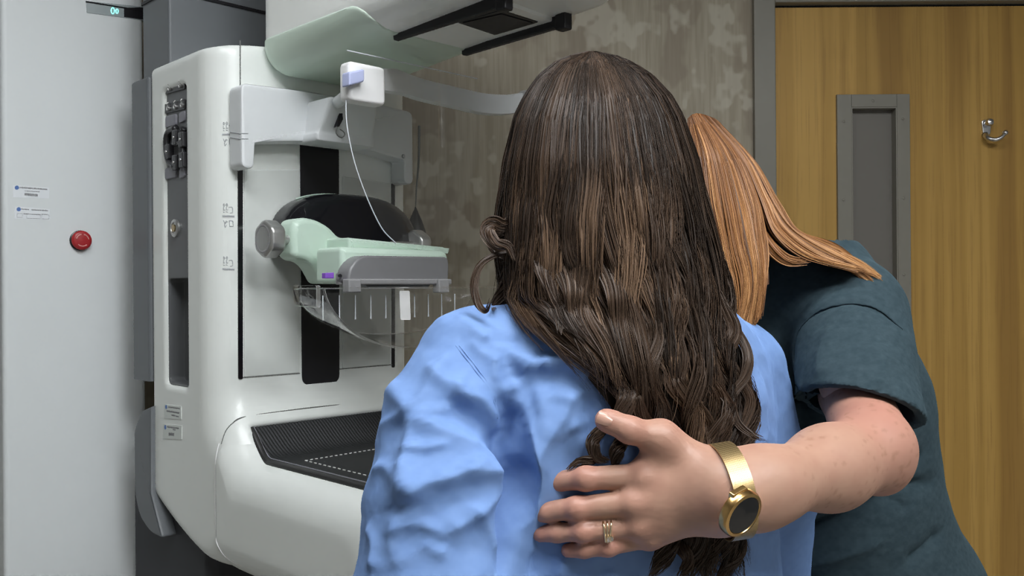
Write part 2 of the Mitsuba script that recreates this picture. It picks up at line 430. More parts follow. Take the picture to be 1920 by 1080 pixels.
front = lambda a, b, c: M(a, c, b)            # outlines in (s, z), extruded along q
side = lambda a, b, c: M(c, a, b)             # outlines in (q, z), extruded along s
flat = lambda a, b, c: M(a, b, c)             # outlines in (s, q), extruded along z
def hq(pts, q): return np.array([hit_q(x, y, q) for x, y in pts])
def hs(pts, s): return np.array([hit_s(x, y, s) for x, y in pts])
def on_front(pts, q): return np.array([M(*((lambda h: (h[0], q, h[1]))(hit_q(x, y, q)))) for x, y in pts])
def on_side(pts, s): return np.array([M(s, *hit_s(x, y, s)) for x, y in pts])
def msdf(f): return lambda p: f(*inv(p))
def mnets(f, lo, hi, h):
    v, fc = nets(lambda p: f(p[..., 0], p[..., 1], p[..., 2]), lo, hi, h)
    return M(v[:, 0], v[:, 1], v[:, 2]), fc[:, ::-1] if np.linalg.det(np.stack([ts, tn, [0, 0, 1]])) < 0 else fc

# generator cabinet
QC, c0, c1 = -0.449, hit_q(4, 400, -0.449)[0], 0.064
g = thing('tall_cabinet', 'tall white equipment cabinet with a red stop button left of the mammography machine', 'cabinet')
obj(g + '__body', prism(rrect(c0, c1, QC - .34, QC, .012), -CZ + .0, .78, .004, flat), 'cabinet_white', smooth=35)
dp = hq([(161, 3), (273, 29), (273, 40), (163, 22)], QC)
obj(g + '__display_slot', prism(roundpoly(hq([(161, 2), (274, 13.5), (274, 39), (162, 24)], QC), .002), QC - .02, QC + .0015, .0005, front), 'display_grey')
sl = obj(g + '__display_slot__dark_panel', prism(hq([(232, 15), (274, 14), (274, 38), (232, 32)], QC), QC, QC + .0022, 0, front), 'matte_black')
sl = obj(g + '__display_slot__top_edge', tube(on_front([(161, 3), (232, 14.5), (274, 21)], QC + .002), .0016, 6), 'connector_black')
for x, w in ((211.5, 3.0), (219.5, 2.2)):
    ring = [(x + w * math.cos(t), 20 + (x - 211) * .12 + w * 1.9 * math.sin(t)) for t in np.linspace(0, 2 * np.pi, 14, endpoint=False)]
    k = obj(g + '__display_slot__lit_digit', tube(on_front(ring, QC + .002), .0009, 6, closed=True), 'display_lit', 'glowing green digit')
    scene[k]['emitter'] = {'type': 'area', 'radiance': {'type': 'rgb', 'value': [0.12, 0.75, 0.62]}}


def sticker(key, corners, q, plane, lines, dot, boxes=(), bar=None):
    """A paper label with a round blue mark and rows of print too small to read."""
    hit, fr_, on = (hq, front, on_front) if plane == 'front' else (hs, side, on_side)
    sg = 1 if plane == 'front' else -1
    obj(key, prism(hit(corners, q), q - sg * .001, q + sg * .0005, 0, fr_), 'sticker_white' if plane == 'front' else 'sticker_grey', 'white sticker with a round blue mark and fine print')
    x, y, rx, ry = dot
    obj(key_of(key) + '__logo_mark', prism(hit([(x + rx * math.cos(t), y + ry * math.sin(t)) for t in np.linspace(0, 2 * np.pi, 14, endpoint=False)], q), q, q + sg * .0008, 0, fr_), 'logo_blue', 'round blue mark')
    ms = []
    for x0, x1, y0, y1, th in lines:
        x = x0
        while x < x1:
            w = float(rng.uniform(.8, 2.2)); t = (x - x0) / (x1 - x0); yy = y0 + (y1 - y0) * t
            ms.append(prism(hit([(x, yy), (x + w, yy), (x + w, yy + th), (x, yy + th * rng.uniform(.75, 1))], q), q, q + sg * .0008, 0, fr_)); x += w + .55
    obj(key_of(key) + '__print', cat(*ms), 'ink', 'rows of fine dark print', kind='stuff')
    for bx in boxes:
        obj(key_of(key) + '__print_box', tube(on(bx, q + sg * .0006), .0005, 5, closed=True), 'ink_soft')


def key_of(k): return k
sticker(g + '__sticker', [(24, 347), (92, 352), (92, 372), (24, 370)], QC, 'front', [(37, 88, 350.5, 354, 2.6), (46, 72, 357.5, 359, 1.4), (46, 70, 362, 364, 5)], (31.5, 352, 4, 4))
sticker(g + '__sticker_001', [(27, 387), (93, 392), (93, 412), (27, 410)], QC, 'front', [(40, 52, 391, 392, 2), (59, 89, 392.5, 394, 2.2), (44, 76, 400, 402, 1.8), (78, 88, 401, 402, 1.6)], (35, 392.5, 4, 4),
        [[(32, 400), (42, 400.6), (42, 408), (32, 407.5)], [(50, 401), (76, 402), (76, 410), (50, 409)], [(78, 402), (92, 403), (92, 410.5), (78, 410)]])
bz = hit_q(150, 451, QC)
bc = M(bz[0], QC, bz[1])
obj(g + '__stop_button', lathe([(0, .0155), (.015, .015), (.0185, .0135), (.0205, .0105), (.020, .007), (.0165, .005), (.015, 0)], bc, tn, 36), 'red_button', 'red mushroom emergency stop button', smooth=40)
for a0, a1 in ((100, 170), (10, 80), (225, 315)):
    arc = [bc + tn * .0150 + .0125 * (math.cos(t) * ts + math.sin(t) * np.array([0, 0, 1.0])) for t in np.radians(np.linspace(a0, a1, 10))]
    obj(g + '__stop_button__arrow', tube(arc, [.0012] * 8 + [.0019, .0004], 6), 'arrow_pink', 'pale curved arrow')
obj(g + '__stop_button__collar', lathe([(.0215, 0), (.0215, .002), (.018, .003), (.014, .003)], bc, tn, 30), 'connector_black', smooth=40)

# ---------------------------------------------------------------- mammography machine
m = thing('mammography_machine', 'white and mint green mammography machine with clear paddle and face shield', 'mammography machine')
SW = 0.47


def tray_top(q): return -0.316 + 0.060 * (1 - np.clip((q - .012) / .085, 0, 1)**2 * (3 - 2 * np.clip((q - .012) / .085, 0, 1)))


def low_profile(q, z, grow=0.0):
    zt = tray_top(q); sl = np.clip((q - .012) / .085, 0, 1); slope = 0.060 / .085 * 6 * sl * (1 - sl)
    d = smax((z - zt) / np.sqrt(1 + slope**2), q - .50, .05)
    zb = -.515 + .095 * np.clip((-q + .03) / .30, 0, 1)**1.6
    return smax(d, (zb - z) * .95, .07) - grow


def shell(s, q, z):
    prof = smin(q, low_profile(q, z), 0.085)
    sd = np.abs(s - SW / 2) - SW / 2
    R = .062
    d = rbox2(prof, sd, R)
    ztop = .452 + .024 * np.sin(np.pi * np.clip(s / SW, 0, 1))
    d = smax(d, z - ztop, .014)
    d = smax(d, (-.515 + .095 * np.clip((-q + .03) / .30, 0, 1)**1.6) - z, .03)
    d = smax(d, -.267 - q, .004)
    rec = np.maximum(rbox2(np.abs(q + .1585) - .0495, np.maximum(z - (.398 + .55 * (q + .1585) * .0), -.187 - z), .014), s - .012)
    rec = np.minimum(rec, np.maximum(rbox2(np.abs(q + .1585) - .0475, np.maximum(z - .040, -.185 - z), .012), s - .05))   # recess in the side
    d = smax(d, -rec, .004)
    cav = np.maximum(np.abs(s - SW / 2) - .181, np.maximum(tray_top(q + .004) + .0075 - z, np.maximum(z + .253, .0 - q)))
    return np.maximum(d, -cav)
v, f = mnets(shell, (-.012, -.28, -.54), (.482, .53, .49), .0058)
obj(m + '__column', (v, f), 'machine_white', 'white moulded column and lower body', smooth=True)


def housing(s, q, z):
    sd = np.abs(s - SW / 2) - SW / 2
    d = rbox2(low_profile(q, z), sd, .062)
    b_ = rbox2(.006 - q, np.maximum(z + .262, -.512 - z), .045)
    cav = np.maximum(np.abs(s - SW / 2) - .181, np.maximum(tray_top(q + .004) + .0075 - z, np.maximum(z + .240, .0 - q)))
    return np.maximum(smax(d - .0035, b_, .004), -cav)
v, f = mnets(housing, (-.014, -.02, -.54), (.484, .53, -.22), .0055)
obj(m + '__detector_housing', (v, f), 'machine_white', 'white lower front housing under the dark tray', smooth=True)
sp = on_side([(404, 830), (403, 880), (403, 930), (404, 985), (409, 1020), (420, 1050), (440, 1072)], -.001)
sp = settle(msdf(lambda s, q, z: np.minimum(shell(s, q, z), housing(s, q, z))), spline(sp, 40), 4)
obj(m + '__detector_housing__seam', tube(sp, .0013, 8), 'bright_white', smooth=True)

# dark carbon tray: back wall with ribs, flat floor, thick rolled rim
ns, nq = 560, 54
s_, q_ = np.meshgrid(np.linspace(.055, .415, ns), np.r_[np.linspace(-.001, .1, 36), np.linspace(.112, .515, nq - 36)])
zt = tray_top(q_ + .004) + .010
wall_amt = np.clip(1 - np.abs((q_ - .048) / .045)**4, 0, 1)
zt = zt + .0011 * np.sin((s_ - q_ * .25) * 2 * np.pi / .0068) * wall_amt
k = np.arange(ns - 1); Q = np.vstack([np.c_[r * ns + k, r * ns + k + 1, (r + 1) * ns + k + 1, (r + 1) * ns + k] for r in range(nq - 1)])
obj(m + '__detector_tray', (M(s_.ravel(), q_.ravel(), zt.ravel()), quads(Q)), 'carbon', 'black ribbed carbon tray with dashed white outline', smooth=True)
q1 = np.linspace(0, .5, 40)
left_rim = np.c_[np.full(40, .058), q1, tray_top(q1 + .004) + .004]; right_rim = left_rim[::-1].copy(); right_rim[:, 0] = .412
path = np.vstack([left_rim, [(.075, .522, -.310), (.235, .527, -.310), (.395, .522, -.310)], right_rim, [(.395, -.004, -.250), (.235, -.006, -.249), (.075, -.004, -.250)]])
pp = spline(path, 260); obj(m + '__detector_tray__rim', tube(M(*pp.T), .0078, 10, closed=True), 'dark_plastic', smooth=True)
obj(m + '__detector_tray__rim_edge', tube(M(pp[:110, 0] + .004, pp[:110, 1], pp[:110, 2] + .0074), .0013, 6), 'rim_grey', smooth=True)
d0 = hit_z(572, 862, -.304); d0[1] = max(d0[1], .096)
for i in range(22):
    for ax_ in (0, 1):
        a0 = i * .0105; w = .0052; t = .0007
        s0, q0 = (d0[0] + a0, d0[1]) if ax_ == 0 else (d0[0], d0[1] + a0 * 1.4)
        if ax_ == 0: r = (s0, s0 + w, q0 - t, q0 + t)
        else: r = (s0 - t, s0 + t, q0, q0 + w * 1.4)
        obj(m + '__detector_tray__dash_mark', prism([(r[0], r[2]), (r[1], r[2]), (r[1], r[3]), (r[0], r[3])], tray_top(r[3] + .004) + .009, tray_top(r[2] + .004) + .0112, 0, flat), 'bright_white')

# rear frame and gantry column behind, pedestal below
obj(m + '__rear_frame', prism(rrect(-.006, .476, -.352, -.266, .01), -.185, .437, .006, flat), 'rear_grey', 'dark grey rear frame', smooth=35)
obj(m + '__rear_frame__lower_cover', prism(roundpoly(hs([(252, 806), (266, 770), (284, 762), (284, 925), (306, 1010), (282, 998), (262, 968), (253, 925)], -.008), [.01, .01, 0, 0, .01, .02, .02, .02]), .47, -.010, .006, side), 'front_grey' if False else 'rear_grey', smooth=35)
obj(m + '__gantry_column', prism(rrect(.009, .46, -.325, -.2, .006), .40, 1.25, .004, flat), 'rear_grey', 'grey gantry column rising behind the head', smooth=35)
obj(m + '__gantry_column__joint_line', prism(rrect(.006, .463, -.328, -.197, .007), .595, .601, 0, flat), 'matte_black')
obj(m + '__pedestal', prism(rrect(.02, .45, -.43, -.06, .03), -CZ + .02, -.40, .004, flat), 'pedestal_dark', 'dark pedestal under the white body', smooth=35)
obj(m + '__base_plate', prism(rrect(-.02, .49, -.44, .05, .05), -CZ, -CZ + .05, .01, flat), 'pedestal_dark', 'dark floor plate', smooth=35)

# the side recess: grey panel, sockets, key switch, pocket
SP = .007
zpk = hit_s(330, 522, SP)[1]
def panel(s, q, z):
    d = rbox2(rbox2(np.abs(q + .1585) - .0505, np.maximum(z - .399, -.1885 - z), .014), np.maximum(SP - s, s - .049), .0015)
    hole = rbox2(np.abs(q + .1585) - .0465, np.maximum(z - zpk, -.183 - z), .012)
    return smax(d, -np.maximum(hole, s - .040), .003)
v, f = mnets(panel, (.0, -.22, -.20), (.055, -.095, .41), .0027)
obj(m + '__side_panel', (v, f), 'panel_grey', 'grey recessed panel in the left side, with a pocket below', smooth=30)
def plate(x0, x1, yl0, yl1, yr0, yr1): return hs([(x0, yl0), (x1, yr0), (x1, yr1), (x0, yl1)], SP)
for px, nsock in (((309, 349, 160, 178, 148, 167), 2), ((310, 349, 196, 214, 186, 205), 3)):
    k = obj(m + '__side_panel__socket_plate', prism(roundpoly(plate(*px), .004), SP, SP - .003, .001, side), 'connector_black')
    for i in range(nsock):
        t = (i + .5) / nsock; x = px[0] + (px[1] - px[0]) * t; y = (px[2] + px[3]) / 2 * (1 - t) + (px[4] + px[5]) / 2 * t
        c = M(SP - .003, *hit_s(x, y, SP - .003))
        obj(m + '__side_panel__socket', lathe([(.005, 0), (.005, .0035), (.0038, .0035), (.0032, .001)], c, -ts, 14), 'silver', smooth=40)
        obj(m + '__side_panel__latch', tube([c + [0, 0, .004] - ts * .001, c + [0, 0, .008] - ts * .004, c + [0, 0, .012] - ts * .001], .0011, 6), 'silver')
for x0, x1, y0, y1 in ((313, 333, 218, 240), (338, 349, 212, 232), (312, 333, 316, 337), (339, 349, 312, 336)):
    obj(m + '__side_panel__cable_clip', prism(roundpoly(plate(x0, x1, y0, y1, y0 - 5, y1 - 5), .006), SP, SP - .004, .002, side), 'rim_grey', smooth=40)
for pts, r in (([(330, 240), (316, 248), (312, 268), (316, 300), (329, 314)], .0065), ([(345, 240), (342, 252), (342, 290), (345, 312)], .006), ([(327, 270), (338, 268), (347, 266)], .005)):
    pp = spline([M(SP - .006, *hit_s(x, y, SP - .006)) for x, y in pts], 24)
    obj(m + '__side_panel__cable_plug', tube(pp, r, 12), 'connector_black', 'black plugged connector with cable', smooth=True)
for x, y in ((331, 258), (331, 305), (343, 262), (344, 300), (317, 285)):
    c = M(SP - .006, *hit_s(x, y, SP - .006))
    obj(m + '__side_panel__plug_body', cat(prism(roundpoly([(-.010, -.015), (.010, -.015), (.010, .015), (-.010, .015)], .003), -.006, .006, .002, lambda a, b, c_: c + a[..., None] * (-tn) + b[..., None] * np.array([0, 0, 1.]) + c_[..., None] * ts if np.ndim(a) else c + a * (-tn) + b * np.array([0, 0, 1.]) + c_ * ts, back=True)), 'connector_black', smooth=40)
    obj(m + '__side_panel__contact', cat(trimesh.creation.icosphere(1, .003).apply_translation(c - ts * .006)), 'silver', smooth=True)
c = M(SP, *hit_s(330, 428, SP))
obj(m + '__side_panel__key_switch', lathe([(.0175, 0), (.0175, .004), (.014, .0055), (.0115, .0055), (.0105, .003), (0, .003)], c, -ts, 28), 'silver', 'round metal key switch', smooth=35)
obj(m + '__side_panel__key_barrel', lathe([(.007, .002), (.007, .006), (0, .0065)], c, -ts, 18), 'brass', smooth=35)
# marks and stickers on the side
def side_sticker(i, corners, lines, dot): sticker(m + '__sticker' + ('' if i == 0 else f'_{i:03d}'), corners, -.0008, 'side', lines, dot)
side_sticker(0, [(308, 758), (340, 762), (340, 786), (308, 784)], [(316, 337, 762, 765, 2.6), (313, 336, 769, 773, 3.2), (322, 328, 777, 778, 3), (331, 336, 779, 780, 3)], (312, 763, 1.8, 4))
side_sticker(1, [(306, 795), (341, 798), (341, 824), (306, 822)], [(314, 336, 799, 802, 3), (325, 330, 804, 805, 2.6), (317, 327, 811, 812, 6)], (310.5, 801, 1.8, 4.5))

# front details on the column
def front_line(key, pts, q, r, mt, n=None): obj(key, tube(spline(on_front(pts, q), n or 2 + 4 * (len(pts) - 1)) if len(pts) > 2 else on_front(pts, q), r, 6), mt)
front_line(m + '__column__seam', [(450.5, 76), (450.5, 172)], .0005, .0011, 'seam_grey')
front_line(m + '__column__seam', [(456, 708), (562, 700)], .0005, .0010, 'seam_grey')
front_line(m + '__column__seam', [(637, 692), (735, 684)], .0005, .0010, 'seam_grey')
sp = settle(msdf(lambda s, q, z: np.minimum(shell(s, q, z), housing(s, q, z))), on_front([(404, 830), (410, 812), (420, 802), (436, 794), (455, 787), (520, 777), (620, 765), (770, 747)], .012), 5)
obj(m + '__detector_housing__top_seam', tube(spline(sp, 80), .0010, 6), 'seam_grey', smooth=True)
for sx in (((446, 318), (455, 318), (455, 711), (447, 711)), ((733, 344), (740, 344), (740, 689), (734, 689))):
    obj(m + '__column__guide_slot', prism(roundpoly(hq(sx, .0), .003), -.01, .0008, 0, front), 'gloss_black', 'narrow black guide slot')
obj(m + '__column__travel_slot', prism(roundpoly(hq([(562, 262), (635, 266), (636, 717), (566, 723)], 0), [.001, .001, .018, .018]), -.01, .0010, 0, front), 'matte_black', 'wide black strip that the carriage travels on')
for a_ in (((457, 318), (561, 318), (561, 699), (457, 707)), ((641, 330), (731, 344), (731, 683), (641, 691))):
    obj(m + '__column__front_panel', prism(roundpoly(hq(a_, 0), .003), -.01, .0022, .0018, front), 'panel_white', smooth=40)
# height marks left of the guide slot: a figure sketch over a ruled bar
for y0, below in ((250, True), (404, True), (504, False)):
    mk = m + '__column__height_mark'
    gx, gy_ = np.meshgrid(np.linspace(414, 440, 10), [0, 3.2])
    fr0 = msdf(lambda s, q, z: shell(s, q, z) - .0007)
    bar = settle(fr0, on_front(np.stack([gx.ravel(), (gy_ + y0 - 1.6 + (gx - 414) * .06).ravel()], 1), .0), 4)
    kk = np.arange(9); obj(mk, (bar, quads(np.c_[kk, kk + 1, kk + 11, kk + 10])), 'ink_soft', 'grey height mark with small figure sketches')
    sk = []
    def pl(pts, r=.00055):
        p_ = np.array(pts, float); p_ = np.vstack([p_[i] + (p_[i + 1] - p_[i]) * t for i in range(len(p_) - 1) for t in ((0, .5) if i < len(p_) - 2 else (0, .5, 1))])
        sk.append(tube(settle(fr0, on_front(p_, .0), 3), r, 5))
    def figures(dx, dy, sc):
        for o in (0, 7):
            pl([(dx + o * sc, dy - 19 * sc), (dx + (o + 2) * sc, dy - 22 * sc), (dx + (o + 4) * sc, dy - 19 * sc), (dx + (o + 3) * sc, dy - 16 * sc), (dx + o * sc, dy - 19 * sc)])
            pl([(dx + (o + 1) * sc, dy - 15 * sc), (dx + (o + 1) * sc, dy - 9 * sc), (dx + (o + 5) * sc, dy - 10 * sc)]); pl([(dx + o * sc, dy - 6 * sc), (dx + (o + 4) * sc, dy - 5 * sc)])
        pl([(dx + 13 * sc, dy - 14 * sc), (dx + 19 * sc, dy - 15 * sc), (dx + 21 * sc, dy - 12 * sc), (dx + 21 * sc, dy - 4 * sc), (dx + 16 * sc, dy - 3 * sc)])
    figures(416, y0 - 2, .98)
    if below:
        pl([(417, y0 + 8), (420, y0 + 14), (424, y0 + 9)]); pl([(424, y0 + 18), (421, y0 + 22), (419, y0 + 17), (424, y0 + 11), (427, y0 + 11)]); pl([(430, y0 + 9), (437, y0 + 10), (438, y0 + 20), (431, y0 + 20), (430, y0 + 9)])
    obj(k + '_sketch' if False else m + '__column__figure_sketch', cat(*sk), 'ink_soft')

# white C-shaped bracket across the column top, with its centre holder
half = [tuple(r) for r in hq([(456, 196), (490, 163)], .045)]
q0 = .045
tl = hit_q(453, 182, q0)
Lx0 = hit_q(453, 300, q0)[0]; Lx1 = hit_q(477.5, 300, q0)[0]
zt_, zb_, zi = hit_q(500, 163, q0)[1], hit_q(465, 316, q0)[1], hit_q(500, 270, q0)[1]
mir = lambda s: 2 * .2325 - s
top_arc = [(s, zt_ + .006 * math.sin(np.pi * (s - Lx0) / (mir(Lx0) - Lx0))) for s in np.linspace(mir(Lx0) - .04, Lx0 + .04, 12)]
in_arc = [(s, zi + .016 * math.sin(np.pi * (s - Lx1) / (mir(Lx1) - Lx1))) for s in np.linspace(Lx1 + .012, mir(Lx1) - .012, 14)]
outl = np.vstack([roundpoly([(Lx0, zt_ - .03), (Lx0, zb_), (Lx1, zb_), (Lx1, zi)], [.0, .013, .013, 0]), roundpoly([(Lx1, zi - .02), (Lx1, zi + .001), in_arc[0]], [0, .012, 0])[1:-1], in_arc,
                  roundpoly([in_arc[-1], (mir(Lx1), zi + .001), (mir(Lx1), zi - .02)], [0, .012, 0])[1:-1], roundpoly([(mir(Lx1), zb_), (mir(Lx0), zb_), ], 0)[0:0],
                  roundpoly([(mir(Lx1), zi - .02), (mir(Lx1), zb_), (mir(Lx0), zb_), (mir(Lx0), zt_ - .03)], [0, .013, .013, 0]), roundpoly([(mir(Lx0), zt_ - .03), (mir(Lx0), zt_), top_arc[0]], [0, .024, 0])[1:-1], top_arc,
                  roundpoly([top_arc[-1], (Lx0, zt_), (Lx0, zt_ - .03)], [0, .024, 0])[1:-1]])
obj(m + '__shield_bracket', prism(outl, .002, q0, .006, front), 'bracket_white', 'white C-shaped bracket spanning the column', smooth=40)
for dy in (0, 10):
    obj(m + '__shield_bracket__index_line', tube([M(Lx0 - .0004, .004, hit_q(441, 249 + dy, .004)[1]), M(Lx0 - .0004, q0 - .005, hit_q(453, 250 + dy, q0)[1]), M(Lx0 + .004, q0 + .0003, hit_q(455, 250 + dy, q0)[1]), M(Lx0 + .013, q0 + .0003, hit_q(462, 250 + dy, q0)[1])], .0009, 6), 'ink_soft')
hp = hq([(592, 250), (612, 184), (720, 178), (722, 258)], .06)
s0h, s1h, z0h, z1h = .165, .295, hit_q(600, 262, .08)[1], hit_q(640, 188, .10)[1]
def holder(s, q, z):
    tt = np.clip((z - z0h) / (z1h - z0h), 0, 1)
    d = rbox2(np.abs(s - .23) - (.066 - .010 * tt), np.maximum(q - (.085 + .035 * tt), .02 - q), .006)
    d = smax(d, np.maximum(z - z1h, z0h - z), .005)
    lip = rbox2(np.abs(s - .23) - .068, np.maximum(np.maximum(q - .092, .02 - q), np.maximum(z - z0h - .014, z0h - .004 - z)), .005)
    return np.minimum(d, lip)
v, f = mnets(holder, (.14, .0, z0h - .02), (.32, .16, z1h + .02), .0034)
obj(m + '__shield_bracket__holder', (v, f), 'bracket_white', 'tapered holder box in the middle of the bracket', smooth=True)
hk = hq([(634, 213), (640, 213), (641, 224), (634, 238), (630, 238)], .104)
obj(m + '__shield_bracket__hook_slot', prism(hk, .085, .108, 0, front), 'gloss_black')
obj(m + '__shield_bracket__hook_wire', tube(spline(on_front([(632, 237), (630, 248), (634, 255), (641, 258), (646, 253), (645, 248), (637, 242)], .106), 24), .0012, 6), 'seam_grey', smooth=True)
obj(m + '__shield_bracket__screw', lathe([(.003, .002), (.0045, 0)], on_front([(756, 293)], q0)[0], tn, 12), 'seam_grey')
obj(m + '__side_cord', tube(spline(on_front([(786, 236), (785, 300), (781, 350), (779, 392)], -.02), 30), np.linspace(.0035, .0012, 30), 8), 'seam_grey', 'thin grey cord at the right edge of the column', smooth=True)
cp = on_front([(779, 388)], -.02)[0]
obj(m + '__side_cord__hanging_handle', tube([cp + [0, 0, -z] for z in (0, .012, .03, .05, .07, .078)], [.001, .006, .014, .021, .025, .019], 16), 'dark_plastic', 'black tapered handle hanging on the cord', smooth=50)

# tube head
HS0, HS1, HQ1 = .100, .372, .675
def head(s, q, z):
    ww = (HS1 - HS0) / 2; sd = np.abs(s - (HS0 + HS1) / 2) - ww
    zb = .432 - .020 * np.clip((.30 - q) / .3, 0, 1) + .012 * np.clip((q - .35) / .3, 0, 1)
    d = rbox2(sd, zb - z, .055)
    d = rbox2(d, q - HQ1, .045)
    d = rbox2(d, -.02 - q, .05)
    return smax(d, z - .86, .04)
v, f = mnets(head, (.085, -.04, .39), (.39, .70, .89), .0062)
obj(m + '__tube_head', (v, f), 'head_grey', 'large light grey tube head overhanging the patient', smooth=True)
def cover(s, q, z):
    edge = rbox2(q - (.345 + 0 * s), z - .476, .06)
    h_ = head(s, q, z); return np.maximum(rbox2(h_ - .0022, edge, .004), -(h_ + .014))
v, f = mnets(cover, (.085, -.04, .39), (.39, .70, .50), .0036)
obj(m + '__tube_head__mint_cover', (v, f), 'mint_cover', 'mint green rear cover of the tube head', smooth=True)
for xa, ya, xb, yb in ((742, 75, 955, 8), (870, 103, 1066, 45)):
    a_, b_ = hit_z(xa, ya, .424), hit_z(xb, yb, .424)
    ang = b_ - a_; ang /= np.linalg.norm(ang); nr = np.array([-ang[1], ang[0]]) * .0065
    k = obj(m + '__tube_head__rail', prism(roundpoly([a_ - nr, b_ - nr, b_ + nr, a_ + nr], .003), .422, .448, .003, flat, back=True), 'matte_black', 'black shield rail', smooth=40)
    obj(m + '__tube_head__rail_stop', prism(roundpoly([b_ - nr * 1.5 - ang * .022, b_ - nr * 1.5, b_ + nr * 1.5, b_ + nr * 1.5 - ang * .022], .004), .416, .455, .003, flat, back=True), 'matte_black', smooth=40)
w = np.array([hit_z(x, y, .431) for x, y in ((866, 44), (928, 63), (1000, 44), (940, 27))])
wf = np.array([hit_z(x, y, .431) for x, y in ((858, 45), (928, 68), (1010, 44), (941, 22))])
obj(m + '__tube_head__underside_plate', prism(roundpoly(np.array([hit_z(x, y, .436) for x, y in ((765, 72), (858, 100), (1048, 42), (960, 10))]), .008), .434, .446, .002, flat, back=True), 'head_grey', smooth=40)
obj(m + '__tube_head__collimator_frame', prism(roundpoly(wf, .004), .4325, .445, .001, flat, back=True), 'dark_plastic')
obj(m + '__tube_head__collimator_window', prism(roundpoly(w, .003), .431, .445, 0, flat, back=True), 'matte_black', 'black collimator window')
obj(m + '__tube_head__front_cap', prism(rrect(HS0 + .03, HS1 - .03, HQ1 - .02, HQ1 + .004, .004), .49, .80, .004, flat), 'front_grey', smooth=40)

# compression carriage
obj(m + '__compression_carriage', prism(np.array([(s, z) for s, z in roundpoly(np.vstack([hq([(640, 462), (836, 470), (842, 480), (842, 532), (640, 532)], .222)]), .010)]), .145, .222, .010, front), 'mint', 'mint green carriage that carries the clear paddle', smooth=45)
wing = hq([(546, 428), (552, 412), (572, 407), (596, 412), (618, 424), (636, 444), (700, 456), (700, 532), (603, 532), (594, 514), (584, 498), (572, 489), (556, 487), (546, 478)], .115)
obj(m + '__compression_carriage__wing', prism(roundpoly(wing, .010), .072, .118, .012, front), 'mint', smooth=45)
obj(m + '__compression_carriage__top_shelf', prism(roundpoly(hq([(640, 446), (822, 464), (830, 474), (640, 470)], .165), .004), .06, .19, .008, front), 'mint', smooth=45)
# glossy dark dome behind
cz = hit_q(640, 400, .06)
zt_d, zb_d = hit_q(590, 363, .02)[1], hit_q(600, 452, .05)[1]
sl_d, sr_d = hit_q(517, 420, .03)[0], hit_q(775, 440, .05)[0]
def dome(s, q, z):
    x = (s - (sl_d + sr_d) / 2) / ((sr_d - sl_d) / 2); tt = (z - zb_d) / (zt_d - zb_d)
    d2 = ((np.abs(x)**2.6 + np.abs(np.clip(tt, 0, 9))**2.6)**(1 / 2.6) - 1) * (zt_d - zb_d)
    return np.maximum(smax(d2, q - (.105 - .028 * tt - .02 * x * x), .03), np.maximum(.004 - q, zb_d - .03 - z))
v, f = mnets(dome, (sl_d - .01, -.01, zb_d - .04), (sr_d + .01, .13, zt_d + .01), .0045)
obj(m + '__compression_carriage__dark_dome', (v, f), 'gloss_black', 'glossy black rounded cover behind the carriage', smooth=True)
rimp = [M(s, .02, zb_d + (zt_d - zb_d) * (1 - abs((s - (sl_d + sr_d) / 2) / ((sr_d - sl_d) / 2))**2.6)**(1 / 2.6) + .0015) for s in np.linspace(sl_d + .05, sr_d - .04, 40)]
obj(m + '__compression_carriage__dome_rim', tube(rimp, .0018, 6), 'mint', smooth=True)
# hexagonal knobs on side shafts
def knob(sc, qc, zc, sgn):
    c = M(sc, qc, zc); ax_ = -ts * sgn
    # tilt a little towards the room, as a thumb wheel does
    kx = obj(m + '__compression_carriage__knob', (lambda pr: lathe(pr, c, ax_, 32))([(.009, -.060), (.009, -.010), (.012, 0)]), 'silver', smooth=40)
    e1 = tn; e2 = np.array([0, 0, 1.0])
    hexo = np.array([(math.cos(t), math.sin(t)) for t in np.radians(np.arange(6) * 60 + 30)]) * .0365
    fr_ = lambda a, b, d: c + np.multiply.outer(a, e1) + np.multiply.outer(b, e2) + np.multiply.outer(d, ax_)
    obj(kx + '__hex_grip', prism(roundpoly(hexo, .010, 5), -.004, .026, .006, fr_, back=True), 'silver', smooth=45) if kx.count('__') < 2 else obj(m + '__compression_carriage__knob_grip', prism(roundpoly(hexo, .010, 5), -.004, .026, .006, fr_, back=True), 'silver', 'silver hexagonal hand wheel', smooth=45)
    obj(m + '__compression_carriage__knob_face', lathe([(0, .0255), (.021, .0255), (.0225, .0265), (.024, .0268), (.026, .0262)], c, ax_, 32), 'clamp_light', smooth=40)
kz = hit_q(528, 449, .10)
knob(kz[0] - .012, .10, kz[1], 1)
knob(mir(kz[0]) + .0, .10, kz[1] - .004, -1)

